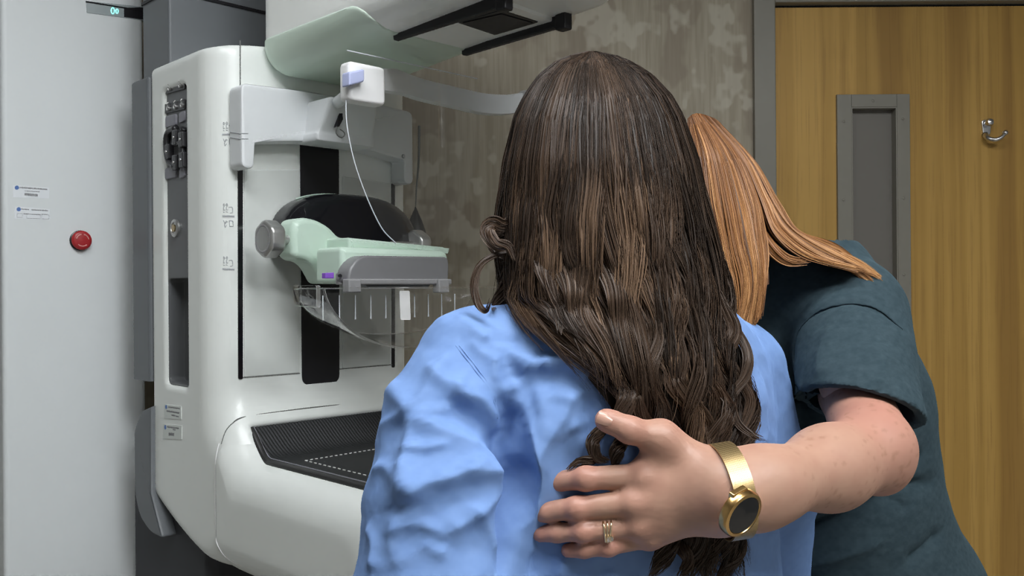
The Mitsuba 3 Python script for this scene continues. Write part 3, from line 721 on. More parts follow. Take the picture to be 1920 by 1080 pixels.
# paddle clamp and clear paddle
QP = .25
cl = roundpoly(hq([(652, 542), (652, 505), (672, 478), (838, 480), (840, 500), (838, 542)], QP), [.0, .02, .03, .012, .01, 0])
z520 = hit_q(700, 521, QP)[1]
def clampo(pts, c0_, c1_, bev, mt, lab=None): return obj(m + '__compression_carriage__paddle_clamp', prism(pts, c0_, c1_, bev, front), mt, lab, smooth=45)
clampo(roundpoly(hq([(649, 527), (652, 505), (672, 479), (838, 482), (840, 500), (838, 530)], QP), [.004, .016, .022, .010, .01, .004]), QP - .03, QP + .004, .004, 'clamp_grey', 'grey clamp plate that holds the paddle')
clampo(rrect(*hit_q([649], [0], QP)[0, [0]], hit_q(840, 530, QP)[0], hit_q(700, 534, QP)[1], hit_q(700, 523, QP)[1], .002), QP, QP + .012, .003, 'clamp_light')
for x0, x1 in ((649, 673), (818, 838)):
    clampo(rrect(hit_q(x0, 530, QP + .01)[0], hit_q(x1, 530, QP + .01)[0], hit_q(x0, 549, QP + .01)[1], hit_q(x0, 523, QP + .01)[1], .003), QP, QP + .018, .003, 'clamp_light')
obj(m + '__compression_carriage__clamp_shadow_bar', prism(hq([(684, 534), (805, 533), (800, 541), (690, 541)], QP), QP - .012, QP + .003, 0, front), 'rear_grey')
obj(m + '__compression_carriage__purple_tab', prism(roundpoly(hq([(608, 512), (624, 511), (624, 522), (608, 522)], .222), .001), .215, .226, .001, front), 'purple', 'small purple tab')
obj(m + '__compression_carriage__latch_block', prism(roundpoly(hq([(634, 512), (650, 512), (650, 534), (634, 534)], .222), .002), .215, .232, .002, front), 'clamp_light', smooth=40)
obj(m + '__compression_carriage__pin', lathe([(0, .004), (.003, .004), (.003, 0)], on_front([(636, 517)], .232)[0], tn, 10), 'matte_black')
# clear compression paddle: flared shell of thin plastic, open at the top
pk = m + '__compression_paddle'
ps0, ps1, pq0, pq1 = .030, .440, .225, .315
zr = hit_q(570, 541, QP)[1]; zlow = hit_q(742, 652, .28)[1]
na, nb = 60, 30
th = np.linspace(0, np.pi, na)                      # across s: from the left rim, down, to the right rim
xs = -np.cos(th); uu = (xs + 1) / 2
prof_z = zr + (zlow - zr) * np.clip(1 - np.abs(xs)**2.4, 0, 1)**.62
qq = np.linspace(pq0, pq1, nb)
Sg, Qg = np.meshgrid(ps0 + (ps1 - ps0) * uu, qq)
fl = np.clip((Qg - pq0) / (pq1 - pq0), 0, 1)
Zg = zr + (prof_z[None] - zr) * (0.80 + .20 * np.sin(fl * np.pi / 2))
k = np.arange(na - 1); Qd = np.vstack([np.c_[r * na + k, r * na + k + 1, (r + 1) * na + k + 1, (r + 1) * na + k] for r in range(nb - 1)])
vs = M(Sg.ravel(), Qg.ravel(), Zg.ravel())
obj(pk, (vs, quads(Qd)), 'clear_sheet', 'clear plastic bowl-shaped compression paddle', smooth=True)
# end walls at the carriage and the patient
for r in (0, nb - 1):
    lo = M(Sg[r], Qg[r], Zg[r]); up = M(Sg[r], Qg[r] * 0 + qq[r], np.full(na, zr))
    obj(pk + '__end_wall', (np.vstack([lo, up]), quads(np.c_[k, k + 1, na + k + 1, na + k])), 'clear_sheet')
    obj(pk + '__lower_edge', tube(lo, .0020 if r else .0012, 8), 'clear_solid', smooth=True)
obj(pk + '__rim', tube(spline(M(np.array([ps0, ps0, ps0 + .01, .235, ps1 - .01, ps1, ps1, ps1 - .01, .235, ps0 + .01]), np.array([pq0 + .01, pq1 - .02, pq1, pq1 + .004, pq1, pq1 - .02, pq0 + .01, pq0, pq0, pq0]), np.full(10, zr)), 120), .0011, 6), 'clear_solid', smooth=True)
for s in np.linspace(ps0 + .055, ps1 - .055, 10):
    x = (2 * (s - ps0) / (ps1 - ps0) - 1); zb = zr + (zlow - zr) * (1 - abs(x)**2.4)**.62 * .80
    pts = M(np.full(8, s), np.full(8, pq0) + .002, zr - .012 + (max(zb, zr - .055) - zr + .012) * np.linspace(0, 1, 8))
    obj(pk + '__rib', tube(pts, np.r_[np.full(7, .0011), .0019], 6), 'clear_edge', smooth=True)
obj(pk + '__lug', prism(roundpoly(hq([(557, 535), (600, 535), (600, 577), (560, 574)], QP), .004), QP - .015, QP + .003, .002, front, back=True), 'clear_solid', smooth=40)
obj(pk + '__label', prism(roundpoly(hq([(750, 545), (769, 545), (771, 600), (752, 600)], QP + .002), .003), QP - .0005, QP + .0005, 0, front), 'bright_white', 'blank white label on the paddle')

# clear face shield with its white holder
fk = m + '__face_shield'
QS = .30
left = [(651, 108), (650, 150), (649, 215), (655, 262), (668, 315), (690, 375), (716, 428), (742, 456)]
Lp = spline(hq(left, QS), 50)
cen = .235
Lp[:, 0] = np.minimum(Lp[:, 0], cen - .02)
poly = np.vstack([Lp, np.c_[2 * cen - Lp[::-1, 0], Lp[::-1, 1]]])
tri = trimesh.creation.triangulate_polygon(Polygon(poly), engine='earcut')
tv = np.asarray(tri[0])
def bow(s): return QS + .0 * s
obj(fk, (M(tv[:, 0], QS, tv[:, 1]), np.asarray(tri[1])), 'clear_sheet', 'large clear face shield')
obj(fk + '__edge', tube(M(Lp[6:, 0], QS, Lp[6:, 1]), .0011, 6), 'clear_edge', smooth=True)
obj(fk + '__edge', tube(M(2 * cen - Lp[:, 0], QS, Lp[:, 1]), .0009, 6), 'clear_solid', smooth=True)
for pts, r in (([(824, 72), (826, 100), (822, 130)], .0028), ([(822, 196), (818, 235), (813, 272)], .0026)):
    pass
obj(fk + '__top_edge', tube(M(np.array([Lp[0, 0], .235, 2 * cen - Lp[0, 0]]), QS, np.array([Lp[0, 1]] * 3) + .012), .001, 6), 'clear_edge')
# side return of the shield: the bent strip that catches the light
bs = hit_q(822, 100, QS)[0]
strip = []
for z in np.linspace(hit_q(822, 72, QS)[1], hit_q(815, 275, QS)[1], 12):
    strip.append([(bs + .010 * math.sin(a), QS + .004 + .010 * (1 - math.cos(a)), z) for a in np.linspace(-.9, .9, 8)])
sv = np.array(strip).reshape(-1, 3); kk = np.arange(7)
obj(fk + '__bent_strip', (M(*sv.T), quads(np.vstack([np.c_[r * 8 + kk, r * 8 + kk + 1, (r + 1) * 8 + kk + 1, (r + 1) * 8 + kk] for r in range(11)]))), 'clear_sheet', smooth=True)
bx = hq([(653, 112), (722, 103), (722, 176), (655, 190)], QS + .012)
bx = np.array([(a, b) for a, b in bx])
s0, s1 = bx[:, 0].min(), bx[:, 0].max(); z0, z1 = hit_q(655, 188, QS + .012)[1], hit_q(655, 113, QS + .012)[1]
obj(fk + '__holder_block', prism(rrect(s0, s1 + .000, z0, z1, .010), QS - .016, QS + .014, .006, front, back=True), 'bright_white', 'white holder block with a blue latch', smooth=45)
obj(fk + '__holder_block_seam', prism(rrect(s0 - .0004, s1 + .0004, z0 - .0004, z1 + .0004, .0104), QS - .0012, QS + .0002, 0, front), 'seam_grey') if False else None
zl = hq([(655, 155), (683, 130)], QS + .03)
obj(fk + '__latch', prism(roundpoly(hq([(655, 134), (684, 129), (684, 153), (655, 161)], QS + .03), .004), QS + .01, QS + .030, .003, front), 'latch_blue', 'pale blue push latch', smooth=45)
# white arm from the block round to the far side
arm_px = [(716, 150, .292), (745, 153, .268), (790, 168, .245), (850, 182, .240), (905, 194, .245), (950, 196, .25), (985, 190, .262)]
ap = np.array([np.r_[hit_q(x, y, q), q] for x, y, q in arm_px])
c = spline(ap, 60); vv = []
hh = np.interp(np.arange(60), [0, 8, 14, 45, 59], [.020, .022, .020, .021, .020])
for i, (s, z, q) in enumerate(c):
    for (dz_, dq) in ((-1, -.006), (-.92, .006), (.92, .006), (1, -.006), (1, -.009), (-1, -.009)):
        vv.append((s, q + dq, z + dz_ * hh[i]))
vv = np.array(vv); kk = np.arange(6)
fq = np.vstack([np.c_[i * 6 + kk, i * 6 + (kk + 1) % 6, (i + 1) * 6 + (kk + 1) % 6, (i + 1) * 6 + kk] for i in range(59)])
fq = np.vstack([fq, [[0, 1, 2, 3], [0, 3, 4, 5], [354, 355, 356, 357], [354, 357, 358, 359]]])
obj(fk + '__arm', (M(*vv.T), quads(fq)), 'bracket_white', 'white curved arm behind the clear shield', smooth=40)
e = ap[-1]
obj(fk + '__far_block', prism(rrect(e[0] - .01, e[0] + .05, e[1] - .05, e[1] + .022, .008), .25, .28, .004, front, back=True), 'bracket_white', smooth=40)
# stay from the centre holder to the block
sy = [M(.20, .10, z1h - .008), M(.17, .17, hit_q(620, 178, .17)[1]), M(.125, .25, hit_q(650, 170, .25)[1]), M(.10, .285, hit_q(660, 165, .285)[1])]
obj(fk + '__stay', tube(spline(sy, 24), .011, 10), 'bracket_white', smooth=True)
# ---------------------------------------------------------------- materials of the people
def _skin(p, n, uv):
    bl = fbm(p.x * 45, p.y * 45, p.z * 45, 3)
    fr_ = smoothstep(0.70, 0.80, noise(p.x * 210, p.y * 210, p.z * 210)) * smoothstep(.45, .6, fbm(p.x * 20, p.y * 20, p.z * 20, 2))
    c = mix((0.41, 0.245, 0.180), (0.36, 0.175, 0.130), smoothstep(0.35, 0.7, bl))
    return mix(c, (0.36, 0.19, 0.115), 0.45 * fr_)
mat('skin', proc(_skin), 0.46, 0.4, bump=(proc(lambda p, n, uv: fbm(p.x * 300, p.y * 300, p.z * 300, 2)), 0.0002))
scene['skin_tone'] = {'type': 'twosided', 'bsdf': {'type': 'bumpmap', 'scale': 0.00022, 'arbitrary': proc(lambda p, n, uv: fbm(p.x * 300, p.y * 300, p.z * 300, 2)), 'nested': {'type': 'principled', 'base_color': {'type': 'mesh_attribute', 'name': 'vertex_color'}, 'roughness': 0.46, 'specular': 0.4}}}
mat('nail', (0.43, 0.25, 0.19), 0.25, 0.5)
mat('gown_blue', proc(lambda p, n, uv: mix((0.130, 0.222, 0.445), (0.160, 0.260, 0.490), fbm(p.x * 130, p.y * 130, p.z * 130, 3))), 0.75, 0.2, sheen=0.3,
    bump=(proc(lambda p, n, uv: fbm(p.x * 90, p.y * 90, p.z * 90, 4)), 0.0008))
mat('gown_seam', (0.145, 0.24, 0.46), 0.8, 0.1)
mat('shirt_teal', proc(lambda p, n, uv: mix((0.020, 0.036, 0.045), (0.042, 0.064, 0.076), fbm(p.x * 160, p.y * 160, p.z * 160, 3))), 0.85, 0.1, sheen=0.5,
    bump=(proc(lambda p, n, uv: fbm(p.x * 220, p.y * 220, p.z * 220, 2)), 0.0005))
mat('shirt_seam', (0.022, 0.036, 0.044), 0.9, 0.1)
mat('trousers', (0.03, 0.03, 0.035), 0.8, 0.2)
mat('gold', (0.66, 0.41, 0.16), 0.24, metal=1.0)
mat('gold_mesh', proc(lambda p, n, uv: mix((0.27, 0.18, 0.08), (0.60, 0.44, 0.22), 0.5 + 0.25 * (dr.sin(p.z * 4500 + p.x * 900) + dr.sin(p.x * 4500 - p.z * 900 + p.y * 1500)))), 0.38, metal=0.9)
mat('watch_glass', (0.006, 0.006, 0.007), 0.08, 0.6)
mat('silver_gold', (0.80, 0.66, 0.44), 0.2, metal=1.0)
scene['diamond'] = {'type': 'dielectric', 'int_ior': 1.9}
HAIRB = lambda r, s: {'type': 'twosided', 'bsdf': {'type': 'principled', 'base_color': {'type': 'mesh_attribute', 'name': 'vertex_color'}, 'roughness': r, 'specular': s}}
scene['hair_brown'] = HAIRB(0.48, 0.25)
scene['hair_red'] = HAIRB(0.5, 0.35)
mat('hair_base_brown', (0.014, 0.009, 0.007), 0.8, 0.1)
mat('hair_base_red', (0.16, 0.062, 0.018), 0.8, 0.1)

# ---------------------------------------------------------------- patient: rotated a little to the left, back to us
PA = math.radians(25)
pl_, pd_ = np.array([math.cos(PA), math.sin(PA), 0]), np.array([math.sin(PA), -math.cos(PA), 0])   # to her right, out of her back
PC = P(1160, 700, 1.0); PC[2] = CZ
ZK = np.array([-1.4, -.8, -.55, -.42, -.30, -.20, -.12, -.075, -.045, -.018, .01, .05])
WK = np.array([.245, .235, .218, .200, .190, .187, .184, .176, .160, .130, .088, .050])
DK = np.array([.200, .180, .160, .140, .128, .126, .124, .118, .106, .090, .070, .050])
shL, shR = P(880, 672, .935), P(1385, 690, 1.10)
armL = [shL, P(842, 800, .905), P(824, 950, .875), P(818, 1130, .85), P(815, 1220, .84)]
armLr = [.054, .0605, .0665, .0740, .076]
armR = [shR, shR + [.04, .03, -.14], shR + [.05, .10, -.30]]


def gown_base(p):
    d = p - PC; l, b, z = d @ pl_, d @ pd_, d[..., 2]
    w, dp = np.interp(z, ZK, WK), np.interp(z, ZK, DK)
    t = ((np.abs(l / w)**2.3 + np.abs(b / dp)**2.3 + 1e-9)**(1 / 2.3) - 1) * np.minimum(w, dp) * .9
    t = smax(t, z - .035, .04)
    a = chain(p, armL, armLr, .03)
    c = chain(p, armR, [.055, .06, .064], .02)
    return smin(smin(t, a, .035), c, .05)


GOWN_LO, GOWN_HI = np.array([-.26, .68, CZ - .62]), np.array([.40, 1.24, CZ + .05])
# folds as lines lying on the cloth: pixels, height (m, negative = valley), widths on the two sides (m)
FOLDS = [
    ([(938, 742), (956, 790), (948, 845), (962, 895), (958, 955), (948, 1010), (938, 1078)], -.024, .010, .012),
    ([(962, 742), (985, 800), (1004, 850), (1014, 886), (1000, 925), (972, 965), (948, 1010), (935, 1060)], .017, .009, .028),
    ([(1014, 886), (1030, 840), (1062, 775), (1085, 735)], .007, .006, .022),
    ([(1085, 735), (1100, 790), (1108, 830)], -.004, .008, .010),
    ([(756, 944), (800, 925), (850, 905), (900, 897), (948, 893)], .009, .004, .024),
    ([(756, 944), (766, 880), (776, 815), (782, 776)], .005, .012, .008),
    ([(782, 776), (806, 792), (840, 808), (890, 832), (925, 862), (950, 885)], .006, .018, .006),
    ([(782, 776), (762, 750), (740, 720)], .004, .006, .008),
    ([(782, 776), (800, 740), (826, 700), (850, 660)], .004, .008, .010),
    ([(782, 776), (828, 772), (850, 768)], .003, .005, .008),
    ([(838, 736), (870, 748), (906, 760), (935, 790), (948, 820)], .008, .008, .016),
    ([(838, 752), (875, 775), (910, 800), (935, 840)], -.006, .012, .010),
    ([(834, 1008), (880, 975), (920, 940), (952, 900)], .006, .004, .020),
    ([(790, 1022), (812, 1034), (835, 1046)], .003, .004, .008),
    ([(852, 880), (872, 888), (880, 872), (862, 884)], .003, .004, .006),
    ([(866, 905), (890, 880), (905, 870)], .003, .005, .008),
    ([(760, 868), (775, 905), (768, 945)], .003, .01, .006),
    ([(700, 890), (725, 880), (748, 905), (756, 944)], .004, .006, .012),
    ([(720, 722), (742, 745), (782, 776)], .003, .006, .006),
    ([(716, 800), (744, 786), (782, 776)], .003, .008, .006),
    ([(866, 604), (912, 640), (950, 664), (985, 682), (1030, 684), (1062, 680), (1105, 688)], .006, .006, .012),
    ([(905, 640), (940, 645), (975, 640)], -.003, .008, .008),
    ([(1022, 650), (1014, 668), (1000, 678)], -.004, .006, .006),
    ([(1062, 680), (1080, 694), (1104, 712)], .004, .005, .008),
    ([(1062, 680), (1085, 660), (1100, 648)], .003, .006, .006),
    ([(935, 655), (926, 690), (932, 722), (945, 745)], .005, .008, .014),
    ([(935, 655), (955, 690), (965, 720)], -.004, .008, .010),
    ([(975, 705), (1005, 690), (1040, 688)], .003, .005, .010),
    ([(1000, 760), (1035, 745), (1075, 742)], .003, .006, .010),
    ([(1070, 730), (1080, 770), (1072, 810)], .004, .006, .008),
    ([(1395, 850), (1400, 950), (1396, 1070)], .005, .010, .014),
    ([(1360, 990), (1372, 1040), (1370, 1080)], -.004, .010, .010),
    ([(1420, 700), (1428, 800), (1424, 840)], .004, .008, .010),
    ([(1000, 1035), (995, 1060), (998, 1080)], -.004, .008, .008),
    ([(1060, 1040), (1052, 1065), (1055, 1080)], .004, .008, .010),
    ([(1130, 1050), (1126, 1070), (1130, 1080)], -.003, .008, .010),
    ([(800, 690), (830, 720), (872, 735)], .004, .004, .008),
    ([(880, 640), (905, 668), (935, 690)], .003, .004, .008),
    ([(760, 850), (800, 850), (840, 838)], .0035, .004, .008),
    ([(735, 1000), (790, 985), (834, 1008)], .0035, .004, .010),
    ([(870, 950), (905, 985), (930, 1040)], .004, .004, .010),
    ([(1000, 720), (1020, 770), (1022, 820)], .0035, .004, .009),
    ([(1040, 830), (1075, 800), (1108, 792)], .003, .004, .009),
    ([(690, 985), (705, 1020), (698, 1075)], .004, .008, .010),
    ([(745, 960), (738, 1010), (744, 1075)], .004, .010, .016),
]


def seg_dist(p, line):
    """Distance to a polyline, the position along it (0..1), and the side seen from the front."""
    best = np.full(len(p), 9.0); pos = np.zeros(len(p)); sgn = np.zeros(len(p)); n = len(line) - 1
    for i in range(n):
        a, b = line[i], line[i + 1]; d = b - a
        h = np.clip((p - a) @ d / (d @ d + 1e-12), 0, 1); r = p - a - h[:, None] * d; L = np.linalg.norm(r, axis=1)
        m_ = L < best; best[m_] = L[m_]; pos[m_] = (i + h[m_]) / n
        sgn[m_] = np.sign(r[m_, 0] * d[2] - r[m_, 2] * d[0])
    return best, pos, sgn


def add_folds(v, nrm, folds, base, lim=(.5, 1.8)):
    out = np.zeros(len(v))
    for px, amp, w0, w1 in folds:
        px = spline(np.array(px, float), 4 * len(px)); Y = march(base, px[:, 0], px[:, 1], *lim); line = P(px[:, 0], px[:, 1], Y)
        near = np.all((v > line.min(0) - .09) & (v < line.max(0) + .09), axis=1)
        d, pos, sg = seg_dist(v[near], line)
        wm = .0058 if abs(amp) > .0045 else .0036
        wdt = np.where(sg > 0, max(w0, wm), max(w1, wm)); taper = np.clip(np.minimum(pos, 1 - pos) * 5 + .25, 0, 1)
        out[near] += 1.95 * amp * taper * np.exp(-np.sqrt((d / wdt)**2 + .02) * 1.2) * 1.18
    return v + nrm * out[:, None]


gv, gf = nets(gown_base, GOWN_LO - [.06, .02, .0], GOWN_HI + [.0, 0, .06], .0030)
gn = grad(gown_base, gv)
def crumple(p, freq, seed, n=5):
    """Flat facets between straight sharp folds: triangle waves in random directions, gently bent."""
    r = np.random.default_rng(seed); out = 0
    wv = np.stack([meshkit.fbm(p * freq * .35 + 7 * k, 2, seed + k) for k in range(3)], -1) - .5
    for k in range(n):
        d_ = r.normal(size=3); d_ /= np.linalg.norm(d_); ph = (p + wv * .9 / freq) @ d_ * freq * r.uniform(.7, 1.4) + r.uniform()
        amp = np.clip(meshkit.noise(p * freq * .8, seed + 30 + k) * 2.2 - .75, 0, 1)
        out = out + amp * (np.abs((ph % 1) * 2 - 1) - .5)
    return out / n**.5
dn = .0045 * (meshkit.fbm(gv * [5, 5, 4], 2, 5) - .5) * 2 + .0080 * crumple(gv, 8, 11) + .0036 * crumple(gv, 19, 12) + .0018 * crumple(gv, 42, 13)
gv2 = add_folds(gv + gn * dn[:, None], gn, FOLDS, gown_base)
import scipy.sparse as sps
_e = np.vstack([gf[:, [0, 1]], gf[:, [1, 2]], gf[:, [2, 0]]]); _e = np.vstack([_e, _e[:, ::-1]])
_A = sps.csr_matrix((np.ones(len(_e)), (_e[:, 0], _e[:, 1])), shape=(len(gv2), len(gv2))); _A = sps.diags(1 / np.maximum(np.asarray(_A.sum(1)).ravel(), 1)) @ _A
for _ in range(2): gv2 = .5 * gv2 + .5 * (_A @ gv2)
# open hem and neck: drop the caps
keep = (gv2[gf].mean(1)[:, 2] > CZ - .612)
pt = thing('person', 'person with long wavy dark brown hair in a light blue gown, back turned', 'person')
obj(pt + '__gown', (gv2, gf[keep]), 'gown_blue', 'wrinkled light blue cotton gown', smooth=True)
for off in (0, 7):
    px = spline(np.array([(852 + off, 648), (880 + off, 682), (908 + off, 722), (932 + off, 760), (946 + off, 790)], float), 40)
    from scipy.spatial import cKDTree
    c = P(px[:, 0], px[:, 1], march(gown_base, px[:, 0], px[:, 1]))
    ii = cKDTree(gv2).query(c, k=6)[1]; c = gv2[ii].mean(1); c = np.stack([np.convolve(np.pad(c[:, a_], 4, mode='edge'), np.ones(9) / 9, 'valid') for a_ in range(3)], 1)
    obj(pt + '__gown__stitched_seam', tube(c, .0009, 6), 'gown_seam', smooth=True)

HC = P(1125, 300, .985)                         # head centre
fwd = -pd_
hl_, hb_ = np.array([1.0, .05, 0]), np.array([.05, -1.0, 0]); HR = np.stack([hl_, hb_, [0, 0, 1]])
def patient_body(p):
    fwd, pl_, pd_ = -hb_, hl_, hb_
    d = ell(p, HC, (.071, .090, .108), HR)
    jaw = ell(p, HC + fwd * .035 + [0, 0, -.075], (.055, .06, .055), np.stack([pl_, pd_, [0, 0, 1]]))
    d = smin(d, jaw, .04)
    nose = cap(p, HC + fwd * .092 + [0, 0, .0], HC + fwd * .112 + [0, 0, -.035], .008, .013); d = smin(d, nose, .015)
    d = smin(d, ell(p, HC + fwd * .098 + [0, 0, -.068], (.024, .010, .009), np.stack([pl_, pd_, [0, 0, 1]])), .008)
    for s in (-1, 1):
        d = smax(d, -ell(p, HC + fwd * .098 + pl_ * s * .032 + [0, 0, .004], (.017, .012, .010)), .008)
        d = smin(d, ell(p, HC + pl_ * s * .074 + [0, 0, -.012], (.008, .018, .030)), .008)
    fwd, pl_, pd_ = -globals()['pd_'], globals()['pl_'], globals()['pd_']
    nb = PC + [0, 0, -.03]
    d = smin(d, cap(p, HC + [0, 0, -.08] - fwd * .015, nb, .052, .060), .04)
    d = smin(d, cap(p, nb + [0, 0, -.09], PC + [0, 0, -.55], .09, .10), .08)
    for s, S_, E_, W_ in ((-1, shL, P(800, 1130, .86), None), (1, shR, shR + [.05, .10, -.30], None)):
        d = smin(d, cap(p, nb + [0, 0, -.07], S_ - [0, 0, .01], .05, .036), .05)
        d = smin(d, cap(p, S_ - [0, 0, .01], E_, .037, .033), .02)
        W_ = E_ + fwd * .10 + [.03, 0, -.20]
        d = smin(d, cap(p, E_, W_, .033, .022), .01)
        d = smin(d, cap(p, W_, W_ + fwd * .08, .024, .026), .015)
        for k_ in range(4):
            a0 = W_ + fwd * .08 + pl_ * (k_ - 1.5) * .017; d = smin(d, chain(p, [a0, a0 + fwd * .04 - [0, 0, .01], a0 + fwd * .065 - [0, 0, .03]], [.0085, .008, .007]), .004)
        d = smin(d, cap(p, W_ + fwd * .02 + pl_ * .02, W_ + fwd * .06 + pl_ * .045, .011, .008), .006)
    for s in (-1, 1):
        d = smin(d, chain(p, [PC + pl_ * s * .09 + [0, 0, -.55], PC + pl_ * s * .10 + [0, 0, -.92], PC + pl_ * s * .10 + [0, 0, -1.30]], [.095, .06, .042]), .05)
        d = smin(d, cap(p, PC + pl_ * s * .10 + [0, 0, -1.33] + pd_ * .03, PC + pl_ * s * .10 + [0, 0, -1.345] - pd_ * .16, .04, .03), .03)
    return d
v, f = nets(patient_body, PC + [-.50, -.42, -1.40], [PC[0] + .5, PC[1] + .55, HC[2] + .14], .0085)
obj(pt + '__body', (settle(patient_body, v), f), 'skin', smooth=True)
# lower part of the gown, below the frame
zz = np.linspace(-.60, -.98, 14); aa = np.linspace(0, 2 * np.pi, 60, endpoint=False)
lv = []
for z in zz:
    w, dp = np.interp(z, ZK, WK), np.interp(z, ZK, DK)
    wob = 1 + .03 * np.sin(aa * 9 + z * 3) * np.clip((-z - .55) * 3, 0, 1)
    lv.append(PC + [0, 0, z] + (wob * w * np.sign(np.cos(aa)) * np.abs(np.cos(aa))**.87)[:, None] * pl_ + (wob * dp * np.sign(np.sin(aa)) * np.abs(np.sin(aa))**.87)[:, None] * pd_)
k = np.arange(60)
obj(pt + '__gown__skirt', (np.vstack(lv), quads(np.vstack([np.c_[i * 60 + k, i * 60 + (k + 1) % 60, (i + 1) * 60 + (k + 1) % 60, (i + 1) * 60 + k] for i in range(13)]))), 'gown_blue', smooth=True)
# ---------------------------------------------------------------- technologist: leaning in from the right, arm round the patient's back
def gy(x, y): return march(gown_base, x, y)
nk, wr = P(1440, 520, 1.22), P(1378, 925, .815)
shT, elT = P(1585, 590, 1.16), P(1632, 855, .955)
hipT = P(1690, 1330, 1.30)


def J(x, y, off):                                # a joint lying off the gown, towards us
    Y = float(gy(x, y)[0]); return P(x, y, Y - off)
# depth of the hand: lies on the patient's back
idx = [P(1200, 892, 0), ]
hand_y0 = float(gy(1170, 940)[0])
def HJ(x, y, d): return P(x, y, d)
surf = lambda x, y: float(gy(x, y)[0])
D0 = min(surf(1180, 930), .90)
HX = [985, 1010, 1100, 1190, 1300, 1378]
HV = [surf(1000, 940) - .004, surf(1015, 940) - .009, surf(1100, 940) - .018, surf(1185, 940) - .028, surf(1280, 930) - .034, .808]
def hd(x, extra=0.0): return np.interp(x, HX, HV) - extra          # a smooth sheet from the wrist to the finger tips
wr = P(1372, 925, float(hd(1372)))
fing = {
    'index':  ([(1203, 893, .004), (1098, 897, .004), (1046, 902, -.003), (1012, 908, -.012)], [.0120, .0106, .0095, .0078]),
    'middle': ([(1186, 942, .007), (1082, 953, .007), (1025, 959, .002), (992, 963, -.001)], [.0122, .0105, .0096, .0080]),
    'ring':   ([(1196, 985, .005), (1092, 996, .006), (1045, 999, .002), (1013, 1001, 0)], [.0114, .0093, .0088, .0076]),
    'little': ([(1218, 1006, .0), (1140, 1025, .002), (1095, 1031, 0), (1065, 1032, -.001)], [.0102, .0080, .0075, .0066]),
}
FJ = {k_: [P(x, y, float(hd(x, e))) for x, y, e in v_[0]] for k_, v_ in fing.items()}
thumb = [P(1310, 882, float(hd(1310, .004))), P(1240, 822, float(hd(1240, .010))), P(1180, 806, float(hd(1180, .014))), P(1136, 787, float(hd(1136, .014)))]


def hand_sdf(p):
    pal = None
    wa, wb = P(1345, 900, float(hd(1345, .002))), P(1340, 950, float(hd(1340, .002)))
    for (k_, r0, r1), w_ in zip((('index', .0155, .0140), ('middle', .0165, .0145), ('ring', .0160, .0140), ('little', .0145, .0125)), (.15, .4, .65, .9)):
        c = cap(p, wa * (1 - w_) + wb * w_, FJ[k_][0], r0 + .003, r1)
        pal = c if pal is None else smin(pal, c, .014)
    pal = smin(pal, cap(p, P(1330, 890, float(hd(1330, .0))), thumb[1], .0185, .0145), .016)
    pal = smin(pal, cap(p, thumb[1], P(1215, 880, float(hd(1215))), .0085, .010), .018)      # web of the thumb
    out = smin(pal, chain(p, thumb, [.0165, .0140, .0120, .0098], .006), .010)
    out = smin(out, ell(p, thumb[3] * .8 + thumb[2] * .2, (.0115, .008, .0095)), .006)
    for k_, (_, rs) in fing.items():
        out = smin(out, chain(p, FJ[k_], rs, .004), .0035)
        for j, sc in ((0, 1.02), (1, .93)):         # knuckles
            out = smin(out, np.linalg.norm(p - FJ[k_][j] - [0, -.0018 if j else -.0030, 0], axis=-1) - rs[j] * sc * .86, .008)
        t0 = P(1330, 925, float(hd(1330, .010)))                # tendon on the back of the hand
        out = smin(out, cap(p, t0 * .8 + FJ[k_][0] * .2 + [0, .004, 0], FJ[k_][0] + [0, -.0095, 0], .004, .0038), .007)
    return out


def arm_sdf(p):
    w1 = P(1440, 910, .83)
    d = chain(p, [P(1350, 925, float(hd(1350))), wr, w1, P(1555, 877, .905), elT + [.0, 0, .004]], [.0270, .0265, .0300, .0375, .0400], .03)
    d = smin(d, chain(p, [P(1354, 902, float(hd(1354))), P(1412, 895, .825)], [.0205, .022]), .02)
    d = smin(d, chain(p, [P(1350, 950, float(hd(1350))), P(1412, 940, .825)], [.0205, .022]), .02)
    d = smin(d, np.linalg.norm(p - P(1655, 887, .955), axis=-1) - .0185, .022)             # point of the elbow
    d = smin(d, chain(p, [elT + [.004, -.002, .010], P(1600, 740, 1.080), shT + [0, .01, -.01]], [.040, .0385, .040], .01), .020)
    return d


def limb(p): return smin(hand_sdf(p), arm_sdf(p), .022)
lo = np.array([P(970, 760, .80)[0], .70, P(1100, 1075, .80)[2]])
v, f = nets(limb, lo, [shT[0] + .06, 1.22, shT[2] + .05], .0030)
v = settle(limb, v)
# skin colour per vertex: redder knuckles, finger ends and elbow, freckles on the forearm
cN = meshkit.fbm(v * 60, 3, 2)[:, None]
col = np.array([.385, .232, .166]) * (1 - cN) + np.array([.335, .178, .128]) * cN
red = np.zeros(len(v))
for k_ in fing:
    for j, a_ in ((0, .55), (1, .8), (2, .5), (3, .7)):
        red = np.maximum(red, a_ * np.exp(-(np.linalg.norm(v - FJ[k_][j], axis=1) / .015)**2))
for j, a_ in ((1, .5), (2, .6), (3, .6)): red = np.maximum(red, a_ * np.exp(-(np.linalg.norm(v - thumb[j], axis=1) / .016)**2))
red = np.maximum(red, .6 * np.exp(-(np.linalg.norm(v - P(1640, 800, .95), axis=1) / .06)**2))
red = np.maximum(red, .5 * np.exp(-(np.linalg.norm(v - P(1660, 888, .945), axis=1) / .03)**2))
col = col * (1 - red[:, None]) + np.array([.39, .160, .125]) * red[:, None]
frk = np.clip((meshkit.noise(v * 190, 4) - .72) / .08, 0, 1) * np.clip((v[:, 0] - .24) / .04, 0, 1) * .4
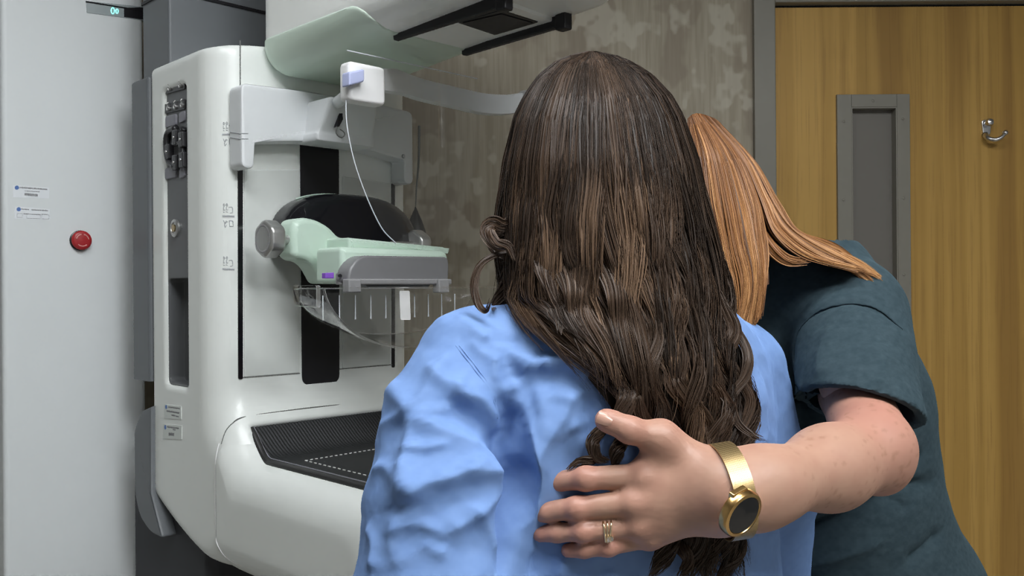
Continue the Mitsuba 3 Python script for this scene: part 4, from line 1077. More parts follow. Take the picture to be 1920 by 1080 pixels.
col = col * (1 - frk[:, None]) + np.array([.25, .125, .075]) * frk[:, None]
HT = P(1304, 384, 1.22)                          # head centre
fT = np.array([-.62, -.30, -.42]); fT /= np.linalg.norm(fT); uT = np.array([-.42, .0, .9]); uT -= fT * (uT @ fT); uT /= np.linalg.norm(uT); rT = np.cross(fT, uT); RTm = np.stack([rT, fT, uT])
def tech_body(p):
    d = ell(p, HT, (.072, .092, .110), RTm)
    d = smin(d, ell(p, HT + fT * .035 - uT * .072, (.054, .058, .052), RTm), .04)
    d = smin(d, cap(p, HT + fT * .09, HT + fT * .110 - uT * .034, .008, .012), .014)
    d = smin(d, ell(p, HT + fT * .096 - uT * .066, (.024, .010, .009), RTm), .008)
    for s in (-1, 1):
        d = smax(d, -ell(p, HT + fT * .096 + rT * s * .031 + uT * .004, (.016, .012, .010), RTm), .008)
        d = smin(d, ell(p, HT + rT * s * .073 - uT * .012, (.008, .018, .030), RTm), .008)
    nb = P(1470, 560, 1.26)
    d = smin(d, cap(p, HT - uT * .07 - fT * .03, nb, .05, .06), .04)
    d = smin(d, cap(p, nb + [.03, .02, -.08], hipT + [0, 0, .12], .10, .12), .08)
    d = smin(d, cap(p, nb + [.02, 0, -.05], shT, .05, .048), .05)
    d = smin(d, cap(p, shT, shT * .5 + elT * .5, .05, .045), .02)
    s2 = nb + np.array([-.16, .12, -.09])
    d = smin(d, cap(p, nb + [0, 0, -.05], s2, .05, .045), .05)
    d = smin(d, chain(p, [s2, s2 + [-.04, .10, -.25], s2 + [-.14, .02, -.42], s2 + [-.2, .0, -.46]], [.044, .038, .026, .03]), .02)
    for s in (-1, 1):
        hj = hipT + np.array([.09 * s, .05 * s, .02])
        d = smin(d, chain(p, [hj, np.array([hj[0] + .02, hj[1] + .01, .48]), np.array([hj[0] + .03, hj[1] + .05, .09])], [.10, .062, .045]), .05)
        d = smin(d, cap(p, [hj[0] + .03, hj[1] + .05, .045], [hj[0] - .08, hj[1] - .07, .035], .042, .034), .03)
    return d
v2, f2 = nets(tech_body, np.array([-.05, .80, .0]), [.98, 1.72, HT[2] + .16], .0100)
v2 = settle(tech_body, v2)
c2 = np.broadcast_to([.40, .235, .17], v2.shape)
tk = thing('person_001', 'person with long straight red hair in a dark teal T-shirt, arm around the patient', 'person')
V, Fc = cat((v, f), (v2, f2))
obj(tk + '__body', (V, Fc), 'skin_tone', 'bare forearm and hand with freckled skin', smooth=True, color=np.vstack([col, c2]))
# nails
tn0 = thumb[3]
n_ax = np.array([-.15, -1, .25]); n_ax /= np.linalg.norm(n_ax)
def nail(c, along, out, w, l):
    along = along - out * (along @ out); along /= np.linalg.norm(along); sd = np.cross(along, out)
    a = np.linspace(-1, 1, 9); b_ = np.linspace(-1, 1, 9); AA, BB = np.meshgrid(a, b_)
    edge = (1 - .35 * np.clip(-BB, 0, 1)**2)
    vv = c + (AA * w * edge).ravel()[:, None] * sd + (BB * l).ravel()[:, None] * along + (.0009 - .0022 * AA**2 - .0006 * BB**2).ravel()[:, None] * out
    k = np.arange(8); return vv, quads(np.vstack([np.c_[r * 9 + k, r * 9 + k + 1, (r + 1) * 9 + k + 1, (r + 1) * 9 + k] for r in range(8)]))
Yt = float(march(limb, 1134, 786, .6)[0])
obj(tk + '__body__thumbnail', nail(P(1134, 785, Yt), thumb[3] - thumb[2], np.array([-.1, -1, .35]) / 1.064, .0058, .0070), 'nail', 'thumb nail', smooth=True)

# T-shirt
TA = [P(1480, 560, 1.27), P(1545, 760, 1.27), P(1572, 940, 1.28), P(1640, 1150, 1.30), hipT + [0, 0, -.02]]
def torso(p):
    d = chain(p, TA, [.105, .132, .130, .150, .165], .05)
    d = smin(d, chain(p, [P(1452, 520, 1.25), P(1520, 545, 1.22), shT + [0, .015, -.005]], [.055, .070, .066], .04), .06)
    s2 = P(1470, 560, 1.26) + np.array([-.16, .12, -.09])
    return smin(d, cap(p, P(1452, 540, 1.26), s2, .06, .062), .06)
axs = (P(1620, 850, .975) - shT) / np.linalg.norm(elT - shT)
hemc = P(1612, 770, 1.045)
hem_n = np.array([-.35, -.30, -.88]); hem_n /= np.linalg.norm(hem_n)
S0, S1 = shT + [.002, -.006, -.002], hemc + axs * .12
ax2 = (S1 - S0) / np.linalg.norm(S1 - S0)
def sleeve(p):
    o = cap(p, S0, S1, .073, .0655)
    return o
def shirt(p):
    hol = cap(p, S0 + ax2 * .05, S1 + ax2 * .15, .059, .0505)
    sl_ = np.maximum(sleeve(p), (p - hemc) @ hem_n)
    d = smin(torso(p), sl_, .022)
    return smax(d, -np.maximum(hol, -((p - hemc) @ hem_n) - .09), .004)
v, f = nets(shirt, [.12, .92, CZ - .62], [.80, 1.50, CZ + .06], .0037)
nr = grad(shirt, v)
TF = [
    ([(1492, 690), (1488, 650), (1498, 610), (1530, 585), (1585, 566), (1625, 572), (1660, 590), (1690, 612)], -.0022, .005, .005),
    ([(1420, 742), (1470, 745), (1525, 742)], -.016, .014, .010),
    ([(1400, 735), (1450, 728), (1500, 720)], .008, .010, .02),
    ([(1440, 1005), (1520, 985), (1600, 955), (1680, 915), (1750, 905)], -.012, .010, .016),
    ([(1440, 985), (1540, 960), (1640, 918), (1730, 895)], .008, .014, .02),
    ([(1690, 880), (1712, 868), (1730, 850)], -.006, .006, .010),
    ([(1640, 930), (1690, 945), (1700, 960)], -.004, .008, .010),
    ([(1700, 1060), (1740, 1030), (1770, 1000)], -.006, .008, .014),
    ([(1500, 1060), (1580, 1040), (1660, 1010)], .005, .014, .018),
    ([(1440, 620), (1450, 680), (1470, 720)], .004, .014, .018),
    ([(1640, 640), (1655, 690), (1650, 730)], .003, .016, .018),
    ([(1560, 610), (1540, 660), (1535, 710)], .003, .014, .018),
]
v = v + nr * (.004 * (meshkit.fbm(v * 11, 3, 8) - .5) * 2)[:, None]
v = add_folds(v, nr, TF, shirt, (.7, 2.0))
px = spline(np.array([(1494, 705), (1488, 660), (1497, 618), (1524, 588), (1562, 572), (1600, 567), (1640, 576), (1668, 594), (1692, 618)], float), 60)
from scipy.spatial import cKDTree
sc_ = P(px[:, 0], px[:, 1], march(shirt, px[:, 0], px[:, 1], .8, 1.6)); sc_ = .4 * sc_ + .6 * v[cKDTree(v).query(sc_, k=5)[1]].mean(1)
obj(tk + '__t_shirt__sleeve_seam', tube(sc_, .0010, 6), 'shirt_seam', smooth=True)
hs_ = cKDTree(v)
obj(tk + '__t_shirt', (v, f), 'shirt_teal', 'dark teal short-sleeved T-shirt', smooth=True)
# trousers
def trous(p):
    d = None
    for s in (-1, 1):
        hj = hipT + np.array([.09 * s, .05 * s, .02])
        c = chain(p, [hj + [0, 0, .02], np.array([hj[0] + .02, hj[1] + .01, .48]), np.array([hj[0] + .03, hj[1] + .05, .07])], [.118, .082, .070])
        d = c if d is None else smin(d, c, .03)
    return np.maximum(d, .05 - p[..., 2])
v, f = nets(trous, [.20, 1.0, .02], [1.0, 1.7, 1.1], .012)
obj(tk + '__trousers', (v, f), 'trousers', smooth=True)

# wristwatch: round black face in a gold case, gold mesh band
wk = thing('wristwatch', 'gold wristwatch with round black face on the red-haired person\'s wrist', 'watch')
fa = P(1440, 912, .83) - P(1345, 928, float(hd(1345))); fa /= np.linalg.norm(fa)                    # along the forearm
wc = P(1364, 922, float(np.interp(1364, [1345, 1440], [hd(1345), .83])))
e1 = np.cross(fa, [0, 0, 1.0]); e1 /= np.linalg.norm(e1); e2 = np.cross(e1, fa)
angs = np.linspace(0, 2 * np.pi, 72, endpoint=False); rad = []
for t in angs:
    dr_ = math.cos(t) * e1 + math.sin(t) * e2; k = np.linspace(.012, .06, 97); rr = limb(wc + k[:, None] * dr_); rad.append(k[np.argmax(rr > 0)])
rad = np.array(rad); rad = np.convolve(np.r_[rad[-4:], rad, rad[:4]], np.ones(9) / 9, 'valid') + .0016
bw = .0095; rings = []
for o, e in ((-bw, 0), (-bw, .0016), (bw, .0016), (bw, 0)):
    rings.append(wc + fa * o + (rad + e)[:, None] * (np.cos(angs)[:, None] * e1 + np.sin(angs)[:, None] * e2))
k = np.arange(72); q = [np.c_[i * 72 + k, i * 72 + (k + 1) % 72, ((i + 1) % 4) * 72 + (k + 1) % 72, ((i + 1) % 4) * 72 + k] for i in range(4)]
obj(wk + '__band', (np.vstack(rings), quads(np.vstack(q))), 'gold_mesh', 'gold metal mesh band', smooth=40)
cc = P(1372, 946, .79)
tc = (cc - wc) - fa * ((cc - wc) @ fa); tc /= np.linalg.norm(tc)
wn = tc + fa * .22; wn = np.array([.52, -.78, -.34]); wn /= np.linalg.norm(wn)
ang_i = int(np.argmin(np.linalg.norm((np.cos(angs)[:, None] * e1 + np.sin(angs)[:, None] * e2) - tc, axis=1)))
cpos = wc + tc * (rad[ang_i] + .0015)
cpos = cpos - fa * .010
obj(wk + '__case', lathe([(0, -.001), (.0195, -.001), (.0217, .001), (.0220, .006), (.0207, .0088), (.0180, .0096), (.0175, .0088)], cpos, wn, 48), 'gold', 'round gold case', smooth=35)
obj(wk + '__case__screen', lathe([(.0178, .0085), (.0165, .0094), (0, .0100)], cpos, wn, 48), 'watch_glass', 'round black screen', smooth=35)
wx = np.cross(wn, fa); wx /= np.linalg.norm(wx); wy = np.cross(wx, wn)
for s in (-1, 1):
    lg = cpos + wx * s * .0195 + wn * .002
    obj(wk + '__lug', prism(roundpoly([(-.0095, -.005), (.0095, -.005), (.0085, .0035), (-.0085, .0035)], .002), -.003, .0022, .001, lambda a, b, c_: lg + np.multiply.outer(a, wy) + np.multiply.outer(b, wx * s) + np.multiply.outer(c_, wn)), 'gold', smooth=40)

# rings on the ring finger
rk = thing('ring', 'stacked gold and diamond rings on the ring finger of the hand', 'ring')
a0, a1 = FJ['ring'][0], FJ['ring'][1]; rd = (a1 - a0) / np.linalg.norm(a1 - a0)
u1 = np.cross(rd, [0, 0, 1.0]); u1 /= np.linalg.norm(u1); u2 = np.cross(u1, rd)
for i, (x, tilt) in enumerate(((1143, .22), (1137.5, .10), (1132, -.02))):
    rc = a0 + rd * (((x - pix(a0)[0]) / (pix(a1)[0] - pix(a0)[0])) * np.linalg.norm(a1 - a0))
    rr = []
    for t in np.linspace(0, 2 * np.pi, 40, endpoint=False):
        dr_ = math.cos(t) * u1 + math.sin(t) * u2; kk = np.linspace(.006, .024, 73); s_ = limb(rc + kk[:, None] * dr_); rr.append((dr_, kk[np.argmax(s_ > 0)]))
    ra = np.array([r for _, r in rr]); ra = np.convolve(np.r_[ra[-3:], ra, ra[:3]], np.ones(7) / 7, 'valid'); ra = np.minimum(ra, .0125)
    pts = np.array([rc + d_ * (r + .0006) - rd * tilt * .010 * math.sin(t) for (d_, _), r, t in zip(rr, ra, np.linspace(0, 2 * np.pi, 40, endpoint=False))])
    obj(rk + '__band', tube(pts, .0011 if i else .0010, 8, closed=True), 'silver_gold', smooth=True)
ds = P(1143, 1008, float(march(limb, 1143, 1004, .6)[0]) - .0005)
obj(rk + '__setting', lathe([(.0012, -.002), (.0032, .001), (.0034, .002), (.0028, .002)], ds, (.15, -1, -.45), 16), 'silver_gold', smooth=40)
obj(rk + '__diamond', lathe([(0, 0), (.0030, .0026), (.0030, .003), (.0018, .0042), (0, .0042)], ds, (.15, -1, -.45), 10), 'diamond', 'clear faceted diamond')
# ---------------------------------------------------------------- hair
def strands(C, r, col, out=(0, -1.0, 0), roll=.45, tubes=.25):
    """C (n, k, 3) centre lines, r (n, k) half widths, col (n, k, 3) colours -> one mesh of thin ribbons that lie on the head (normals near `out`) and finer round hairs."""
    n, k, _ = C.shape; nt = int(n * tubes); col = np.broadcast_to(col, C.shape)
    t = np.gradient(C, axis=1); t /= np.linalg.norm(t, axis=2, keepdims=True) + 1e-12
    o = np.broadcast_to(np.asarray(out, float), C.shape); u = np.cross(t, o); u /= np.linalg.norm(u, axis=2, keepdims=True) + 1e-9; w = np.cross(u, t)
    parts = []
    if nt:
        a = np.arange(3) * 2 * np.pi / 3; s = np.arange(3)
        v = C[:nt, :, None] + .45 * r[:nt, :, None, None] * (np.cos(a)[:, None] * u[:nt, :, None] + np.sin(a)[:, None] * w[:nt, :, None]) + w[:nt, :, None] * .0006
        base = (np.arange(nt)[:, None, None] * k + np.arange(k - 1)[None, :, None]) * 3
        q = np.stack([base + s, base + (s + 1) % 3, base + 3 + (s + 1) % 3, base + 3 + s], -1).reshape(-1, 4)
        parts.append((v.reshape(-1, 3), quads(q), np.repeat(col[:nt].reshape(-1, 3), 3, 0)))
    f_ = hr.normal(0, roll, (n - nt, 1, 1)); d = u[nt:] * np.cos(f_) + w[nt:] * np.sin(f_)
    v = np.stack([C[nt:] - d * r[nt:, :, None], C[nt:] + d * r[nt:, :, None]], 2)
    base = (np.arange(n - nt)[:, None] * k + np.arange(k - 1)[None]) * 2
    q = np.stack([base, base + 1, base + 3, base + 2], -1).reshape(-1, 4)
    parts.append((v.reshape(-1, 3), quads(q), np.repeat(col[nt:].reshape(-1, 3), 2, 0)))
    v, q = cat(*[(p[0], p[1]) for p in parts])
    return v, q, np.vstack([p[2] for p in parts])


def resample(C, k):
    m_ = C.shape[1]; s = np.linspace(0, m_ - 1, k); i = np.minimum(s.astype(int), m_ - 2); t = (s - i)[None, :, None]
    return C[:, i] * (1 - t) + C[:, i + 1] * t


hr = np.random.default_rng(21)
# depth of the gown under the hair
GX, GY = np.arange(860, 1481, 20), np.arange(480, 1101, 20)
gxx, gyy = np.meshgrid(GX, GY); GD = march(gown_base, gxx.ravel(), gyy.ravel(), .5, 1.25).reshape(gxx.shape)
from scipy.ndimage import map_coordinates
def gdepth(x, y): return map_coordinates(GD, [np.clip((y - 480) / 20, 0, len(GY) - 1), np.clip((x - 860) / 20, 0, len(GX) - 1)], order=1)

EY = np.array([96, 104, 116, 140, 180, 220, 300, 400, 480, 560, 620, 700, 760, 840, 920, 1000, 1090.])
EL = np.array([1108, 1070, 1042, 1012, 985, 966, 948, 935, 936, 945, 1000, 1085, 1135, 1172, 1195, 1225, 1235.])
ER = np.array([1112, 1155, 1185, 1222, 1258, 1280, 1306, 1330, 1346, 1360, 1368, 1384, 1392, 1392, 1386, 1388, 1386.])
DD = np.interp(EY, [96, 120, 180, 260, 400, 520, 700, 1090], [.010, .055, .100, .124, .126, .112, .100, .09])
def env(th, y, r=1.0):
    L_, R_, D_ = np.interp(y, EY, EL), np.interp(y, EY, ER), np.interp(y, EY, DD)
    x = (L_ + R_) / 2 + (R_ - L_) / 2 * np.sin(th) * r
    return x, np.interp(y, [96, 400, 560, 1090], [.985, .985, .965, .965]) - D_ * np.cos(th) * r


NS, K = 13500, 32
NL = 58
lc = np.sort(hr.uniform(-1.75, 1.75, NL)); lk = hr.integers(0, NL, NS)
off = hr.normal(0, .075, NS); th0 = lc[lk] + off
lay = hr.uniform(0, 1, NS)                              # 0 inner .. 1 outer
end_c = np.interp(lc, [-1.75, -1.1, -.7, -.2, .2, .8, 1.75], [560, 600, 680, 800, 930, 1010, 900]) + hr.normal(0, 70, NL)
yend = np.clip(end_c[lk] + hr.normal(0, 40, NS) - 80 * (1 - lay), 480, 1085)
y0 = 97 + hr.uniform(0, 1, NS)**2 * 60
tt = np.linspace(0, 1, K)[None]
y = y0[:, None] + (yend - y0)[:, None] * tt
cl = 1 - .62 * np.clip((y - 300) / 400, 0, 1)              # strands gather into locks on the way down
th = lc[lk][:, None] + off[:, None] * cl + .05 * np.sin(y / 90 + lk[:, None] * 2.1) * np.clip((y - 200) / 200, 0, 1)
amp = np.interp(y, [96, 330, 480, 620, 800, 1090], [0, 2, 8, 18, 25, 25]) * (.35 + 1.1 * hr.uniform(0, 1, NL))[lk][:, None]
lam = hr.uniform(210, 430, NL)[lk][:, None]; ph = hr.uniform(0, 6.28, NL)[lk][:, None] + hr.normal(0, .35, NS)[:, None]
r_ = (.90 + .12 * lay)[:, None]
x, Yd = env(th, y, r_)
wav = 2 * np.pi * (y - 300) / lam + ph
x = x + amp * np.sin(wav); Yw = amp * .0005 * np.cos(wav)
flo = gdepth(x, y); inside = np.clip((y - 380) / 330, 0, 1); inside = inside * inside * (3 - 2 * inside)
lim_ = flo - .007 - np.interp(y, [500, 620, 720, 800], [.030, .028, .020, .011]) * lay[:, None]
Y = np.where(np.cos(th) > -.1, np.where(y > 380, np.minimum(Yd, lim_) * inside + Yd * (1 - inside), Yd), Yd) - np.abs(Yw) * (y < 500) + Yw * .6
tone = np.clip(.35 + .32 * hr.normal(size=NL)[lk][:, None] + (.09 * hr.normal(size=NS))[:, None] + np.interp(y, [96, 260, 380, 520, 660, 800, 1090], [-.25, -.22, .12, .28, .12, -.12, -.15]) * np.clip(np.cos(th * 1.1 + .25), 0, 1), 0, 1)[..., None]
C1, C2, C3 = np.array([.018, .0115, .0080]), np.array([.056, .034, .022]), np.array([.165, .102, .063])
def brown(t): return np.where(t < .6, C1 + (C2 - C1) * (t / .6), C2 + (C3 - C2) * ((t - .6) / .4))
rad = .00072 * np.interp(tt, [0, .1, .75, 1], [.8, 1, .9, .35]) * np.ones((NS, 1))
outw = np.stack([np.sin(th), -np.cos(th), .15 + 0 * th], -1)
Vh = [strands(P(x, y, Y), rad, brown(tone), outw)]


def efront(x, y):
    """Depth of the hair's outer surface."""
    L_, R_ = np.interp(y, EY, EL), np.interp(y, EY, ER)
    s_ = np.clip((x - (L_ + R_) / 2) / ((R_ - L_) / 2), -.97, .97); _, Yd_ = env(np.arcsin(s_), y, 1.02)
    inside = np.clip((y - 380) / 330, 0, 1); inside = inside * inside * (3 - 2 * inside)
    return np.minimum(Yd_, (gdepth(x, y) - np.interp(y, [620, 720, 800], [.035, .027, .018])) * inside + Yd_ * (1 - inside)) - .003


def lock(px, Yabs, radius, n, t0, extra=.018, k=34, twist=1.5, tip=.3, root=.6, col=brown, loose=False, flat=.28, r0=.00075):
    """A lock of n strands round a line through pixels px; lies `extra` off the gown unless depths Yabs are given."""
    px = spline(np.array(px, float), k)
    if Yabs is None or col is brown: Yl = efront(px[:, 0], px[:, 1]) if Yabs is None or np.min(Yabs) < .5 or not loose else np.interp(np.linspace(0, 1, k), np.linspace(0, 1, len(np.atleast_1d(Yabs))), np.atleast_1d(Yabs))
    elif False: Yl = gdepth(px[:, 0], px[:, 1]) - extra
    else: Yl = np.interp(np.linspace(0, 1, k), np.linspace(0, 1, len(np.atleast_1d(Yabs))), np.atleast_1d(Yabs))
    Yl = Yl + (.0 if loose else .040) * np.clip(1 - np.linspace(0, 1, k) / .55, 0, 1)
    c = P(px[:, 0], px[:, 1], Yl); T_ = np.gradient(c, axis=0); T_ /= np.linalg.norm(T_, axis=1, keepdims=True)
    U_ = np.cross(T_, [0, 1.0, 0]); U_ /= np.linalg.norm(U_, axis=1, keepdims=True) + 1e-9; W_ = np.cross(T_, U_)
    a = hr.uniform(0, 2 * np.pi, n)[:, None]; q = np.sqrt(hr.uniform(0, 1, n))[:, None]; s = np.linspace(0, 1, k)[None]
    env_ = np.interp(s, [0, .35, .75, 1], [root, 1, .75, tip]) * radius / F * Yl.mean() * q
    ang = a + twist * s * 2 * np.pi * .5
    cc = c[None] + (env_ * np.cos(ang))[..., None] * U_ + (env_ * flat * np.sin(ang))[..., None] * W_
    cc = cc + (hr.normal(0, .0008, (n, 1, 3)) * np.sin(s * 3 + a)[..., None])
    ln = hr.uniform(.72, 1.0, (n, 1)) * (k - 1) * s; i_ = np.minimum(ln.astype(int), k - 2); f2 = (ln - i_)[..., None]; rw = np.arange(n)[:, None]
    cc = cc[rw, i_] * (1 - f2) + cc[rw, i_ + 1] * f2
    tn_ = np.clip(t0 + .10 * hr.normal(size=(n, 1)) + 0 * s, 0, 1)[..., None]
    return strands(cc, r0 * 1.0 * np.interp(s, [0, .7, 1], [1, .9, .3]) * np.ones((n, 1)), col(tn_))


LK = [
    ([(985, 380), (952, 420), (925, 418), (912, 432), (930, 456), (955, 462), (968, 490)], [.93, .90], 11, 60, .62),
    ([(975, 420), (945, 440), (925, 455), (940, 475), (965, 480), (960, 510)], [.94, .92], 10, 50, .35),
    ([(965, 470), (925, 480), (900, 500), (890, 535), (898, 572), (912, 584), (920, 560)], [.92, .88], 4.5, 30, .55),
    ([(975, 470), (955, 505), (945, 540), (930, 568), (924, 582)], [.91, .87], 14, 80, .42),
    ([(1000, 480), (985, 530), (955, 560), (935, 574)], [.88, .85], 16, 80, .30),
    ([(1010, 500), (1000, 545), (990, 566), (1020, 578), (1045, 596), (1052, 628)], [.87, .845], 12, 70, .42),
    ([(1030, 500), (1020, 550), (1035, 575), (1060, 600), (1100, 640)], [.86, .845], 18, 110, .25),
    ([(1060, 340), (1035, 400), (1040, 460), (1075, 530), (1090, 590), (1140, 660), (1160, 730)], [.862, .852, .850, .842, .838, .836], 20, 130, .72),
    ([(1100, 330), (1090, 400), (1110, 470), (1150, 540), (1165, 610), (1190, 690), (1200, 760)], [.860, .850, .848, .842, .838, .836], 16, 100, .66),
    ([(1180, 420), (1175, 500), (1205, 570), (1230, 630), (1220, 700), (1250, 770)], [.858, .848, .842, .838, .835], 15, 90, .60),
    ([(1250, 430), (1262, 500), (1246, 560), (1260, 620), (1280, 680), (1270, 740)], [.878, .862, .852, .845, .84], 14, 80, .52),
    ([(1010, 360), (1000, 430), (1020, 500), (1050, 560), (1100, 630)], [.885, .870, .858, .848, .842], 16, 90, .55),
    ([(1330, 520), (1355, 570), (1378, 620), (1362, 668), (1385, 710), (1408, 752), (1392, 800), (1372, 835)], [.93, .91, .90, .89], 10, 60, .62),
    ([(1340, 560), (1375, 610), (1402, 660), (1398, 705), (1372, 745), (1380, 790), (1410, 815), (1438, 828)], [.94, .90, .89, .88], 7, 45, .50),
    ([(1320, 600), (1335, 650), (1312, 700), (1345, 745), (1372, 790), (1352, 850)], [.90, .87, .86, .86], 16, 90, .55),
    ([(1290, 580), (1318, 630), (1290, 680), (1260, 710), (1300, 760), (1330, 800), (1310, 860)], [.87, .845, .84, .84], 14, 80, .60),
    ([(1220, 640), (1205, 700), (1180, 740), (1205, 790), (1250, 830)], None, 18, 100, .45),
    ([(1140, 640), (1150, 700), (1175, 740), (1165, 790), (1180, 830)], None, 16, 90, .40),
    ([(1180, 770), (1135, 800), (1112, 828), (1120, 858), (1145, 862)], None, 9, 50, .45),
    ([(1160, 820), (1125, 845), (1112, 862), (1085, 866), (1062, 884)], None, 6, 40, .50),
    ([(1190, 800), (1160, 840), (1150, 880)], None, 12, 60, .35),
    ([(1290, 900), (1262, 960), (1255, 1010), (1240, 1050), (1218, 1088)], None, 18, 110, .30),
    ([(1320, 900), (1300, 970), (1310, 1030), (1290, 1090)], None, 22, 120, .18),
    ([(1345, 940), (1340, 1000), (1320, 1050), (1330, 1092)], None, 18, 100, .25),
    ([(1360, 960), (1378, 1000), (1384, 1035), (1362, 1065), (1342, 1090)], None, 12, 80, .40),
    ([(1290, 950), (1270, 1010), (1290, 1050), (1268, 1090)], None, 10, 60, .50),
]
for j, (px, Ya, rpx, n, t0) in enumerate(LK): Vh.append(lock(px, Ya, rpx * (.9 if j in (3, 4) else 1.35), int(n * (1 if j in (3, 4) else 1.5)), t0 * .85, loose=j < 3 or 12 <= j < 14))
# dark under-layer that the strands lie on
ths, ys = np.meshgrid(np.linspace(-1.85, 1.85, 50), np.r_[np.linspace(99, 200, 14), np.linspace(215, 800, 40)])
bx_, bY = env(ths, ys, .93); bY = np.where(ys > 500, np.minimum(bY, gdepth(bx_, ys) - .006), bY)
k = np.arange(49); Qb = quads(np.vstack([np.c_[r * 50 + k, r * 50 + k + 1, (r + 1) * 50 + k + 1, (r + 1) * 50 + k] for r in range(53)]))
Vh.append((P(bx_.ravel(), ys.ravel(), bY.ravel()), Qb, np.broadcast_to(C1 * .9, (bx_.size, 3))))
vv, ff = cat(*[(a, b) for a, b, _ in Vh])
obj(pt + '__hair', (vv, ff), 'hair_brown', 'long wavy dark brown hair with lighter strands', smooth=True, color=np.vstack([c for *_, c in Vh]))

# technologist: straight red hair falling forward, some swept over the shoulder
def sdepth(px): return march(shirt, px[:, 0], px[:, 1], .8, 1.6)
GUIDES = [
    [(1290, 222, 1.14), (1288, 300, 1.12), (1300, 400, 1.10), (1325, 480, 1.09), (1345, 560, 1.08), (1352, 640, 1.07)],
    [(1298, 215, 1.14), (1322, 290, 1.115), (1335, 390, 1.095), (1352, 470, 1.085), (1365, 550, 1.075), (1366, 640, 1.07)],
    [(1306, 213, 1.145), (1345, 285, 1.115), (1368, 380, 1.095), (1382, 460, 1.085), (1398, 540, 1.075), (1380, 632, 1.07)],
    [(1314, 214, 1.15), (1368, 288, 1.125), (1398, 375, 1.105), (1412, 450, 1.09), (1422, 520, 1.08), (1412, 606, 1.075)],
    [(1322, 216, 1.155), (1382, 290, 1.135), (1415, 370, 1.115), (1426, 440, 1.10), (1433, 515, 1.085), (1422, 590, 1.078)],
    [(1330, 219, 1.16), (1396, 296, 1.15), (1430, 372, 1.135), (1456, 432, 1.12), (1516, 482, 1.105), (1600, 505, 1.10)],
    [(1338, 222, 1.17), (1405, 300, 1.165), (1445, 375, 1.15), (1480, 430, 1.135), (1545, 474, 1.12), (1622, 508, 1.11)],
    [(1344, 226, 1.19), (1412, 304, 1.18), (1456, 380, 1.165), (1492, 434, 1.15), (1562, 472, 1.13), (1650, 522, 1.12)],
    [(1348, 229, 1.21), (1418, 306, 1.20), (1462, 384, 1.19), (1498, 436, 1.17), (1580, 468, 1.15), (1684, 574, 1.13)],
]
K2 = 40
G = np.array([spline(np.array(g_, float), K2) for g_ in GUIDES])
NT = 5600
tk_ = np.sort(hr.uniform(0, len(GUIDES) - 1.001, 70)); tk_ = np.where((tk_ > 4) & (tk_ < 4.5), 4 - .8 * (tk_ - 4), np.where((tk_ >= 4.5) & (tk_ < 5), 5 + .8 * (5 - tk_), tk_)); li = hr.integers(0, 70, NT)
u = np.clip(tk_[li][:, None] + hr.normal(0, .16, NT)[:, None] * np.linspace(1, .55, K2)[None], 0, len(GUIDES) - 1.001)
low = np.clip((np.linspace(0, 1, K2)[None] - .60) / .25, 0, 1); nearest = np.where(tk_[li][:, None] < 4.5, np.minimum(u, 4), np.maximum(u, 5)); u = u * (1 - low) + nearest * low
gi = u.astype(int); fr_ = (u - gi)[..., None]; ar = np.arange(K2)[None]
Ct = G[gi, ar] * (1 - fr_) + G[gi + 1, ar] * fr_
stop = np.clip(hr.normal(.96, .07, NT), .5, 1.0)[:, None]
sidx = np.linspace(0, 1, K2)[None] * stop * (K2 - 1); i0 = np.minimum(sidx.astype(int), K2 - 2); f0 = (sidx - i0)[..., None]
rows = np.arange(NT)[:, None]; Ct = Ct[rows, i0] * (1 - f0) + Ct[rows, i0 + 1] * f0
sv_ = np.linspace(0, 1, K2)[None]
Ct[..., 0] += (3.0 * np.sin(sv_ * 7 + li[:, None] * 1.7) + hr.normal(0, 2.0, NT)[:, None]) * sv_; Ct[..., 1] += hr.normal(0, 2.5, NT)[:, None] * sv_
lay2 = hr.uniform(0, 1, NT)[:, None]
Ct[..., 2] -= .022 * lay2 * np.clip(sv_ * 4, .2, 1)
tn2 = np.clip(.5 + .22 * hr.normal(size=70)[li][:, None] + .08 * hr.normal(size=NT)[:, None] + np.interp(sv_, [0, .3, .6, 1], [-.28, -.05, .05, .18]), 0, 1)[..., None]
R1, R2, R3 = np.array([.085, .032, .010]), np.array([.235, .098, .030]), np.array([.47, .24, .090])
def ginger(t): return np.where(t < .55, R1 + (R2 - R1) * t / .55, R2 + (R3 - R2) * (t - .55) / .45)
Vt = [strands(P(Ct[..., 0], Ct[..., 1], Ct[..., 2]), .0008 * np.interp(sv_, [0, .7, 1], [1, 1, .35]) * np.ones((NT, 1)), ginger(tn2))]
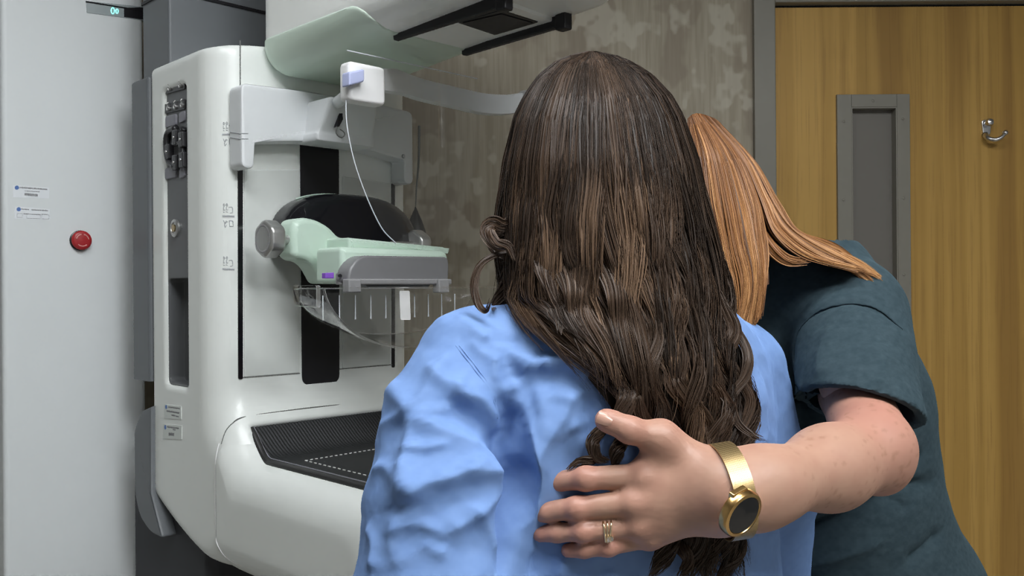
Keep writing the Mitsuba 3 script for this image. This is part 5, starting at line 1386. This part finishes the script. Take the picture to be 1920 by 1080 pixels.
TL = [
    ([(1440, 380), (1480, 440), (1540, 470), (1610, 495), (1665, 540), (1686, 585)], [1.15, 1.12, 1.11, 1.11], 9, 90, .85),
    ([(1430, 400), (1475, 455), (1540, 482), (1600, 505), (1650, 545), (1672, 580)], [1.14, 1.115, 1.10, 1.10], 7, 70, .75),
    ([(1400, 380), (1425, 440), (1470, 486), (1520, 492)], [1.10, 1.09, 1.085], 12, 90, .60),
    ([(1385, 420), (1400, 500), (1408, 560), (1380, 630)], [1.08, 1.065, 1.06], 10, 90, .78),
    ([(1370, 430), (1392, 520), (1390, 580), (1372, 650)], [1.08, 1.06, 1.055], 8, 70, .62),
    ([(1406, 440), (1424, 520), (1424, 580), (1408, 618)], [1.085, 1.07, 1.065], 7, 60, .55),
    ([(1330, 240), (1350, 300), (1362, 380), (1385, 460)], [1.12, 1.09, 1.08], 12, 80, .25),
]
for px, Ya, rpx, n, t0 in TL: Vt.append(lock(px, Ya, rpx, n, t0, col=ginger, twist=.4, flat=.6, root=.8, tip=.4, r0=.0009))
us, vs_ = np.meshgrid(np.linspace(0, len(GUIDES) - 1.001, 40), np.linspace(0, .86 * (K2 - 1), 36)); ui, vi = us.astype(int), vs_.astype(int); fu, fv = (us - ui)[..., None], (vs_ - vi)[..., None]
Gb = (G[ui, vi] * (1 - fu) + G[ui + 1, vi] * fu) * (1 - fv) + (G[ui, vi + 1] * (1 - fu) + G[ui + 1, vi + 1] * fu) * fv
k = np.arange(39); Qb = quads(np.vstack([np.c_[r * 40 + k, r * 40 + k + 1, (r + 1) * 40 + k + 1, (r + 1) * 40 + k] for r in range(35)]))
Qb = Qb[~((us.ravel()[Qb].min(1) > 3.9) & (us.ravel()[Qb].max(1) < 5.1) & (vs_.ravel()[Qb].max(1) > .66 * K2))]
Vt.append((P(Gb[..., 0].ravel(), Gb[..., 1].ravel(), Gb[..., 2].ravel() + .004), Qb, np.broadcast_to(R1 * .8, (Gb[..., 0].size, 3))))
# scalp cap on the far side of the head
ca, cb = np.meshgrid(np.linspace(0, 2 * np.pi, 41), np.linspace(0, 1.45, 16))
loc = np.stack([.077 * np.sin(cb) * np.cos(ca), .096 * np.sin(cb) * np.sin(ca) - .006, .113 * np.cos(cb)], -1)
k = np.arange(40); Qc = quads(np.vstack([np.c_[r * 41 + k, r * 41 + k + 1, (r + 1) * 41 + k + 1, (r + 1) * 41 + k] for r in range(15)]))
Vt.append(((HT + loc.reshape(-1, 3) @ RTm), Qc, np.broadcast_to(R1, (loc.shape[0] * loc.shape[1], 3))))
vv, ff = cat(*[(a, b) for a, b, _ in Vt])
obj(tk + '__hair', (vv, ff), 'hair_red', 'long straight copper red hair', smooth=True, color=np.vstack([c for *_, c in Vt]))
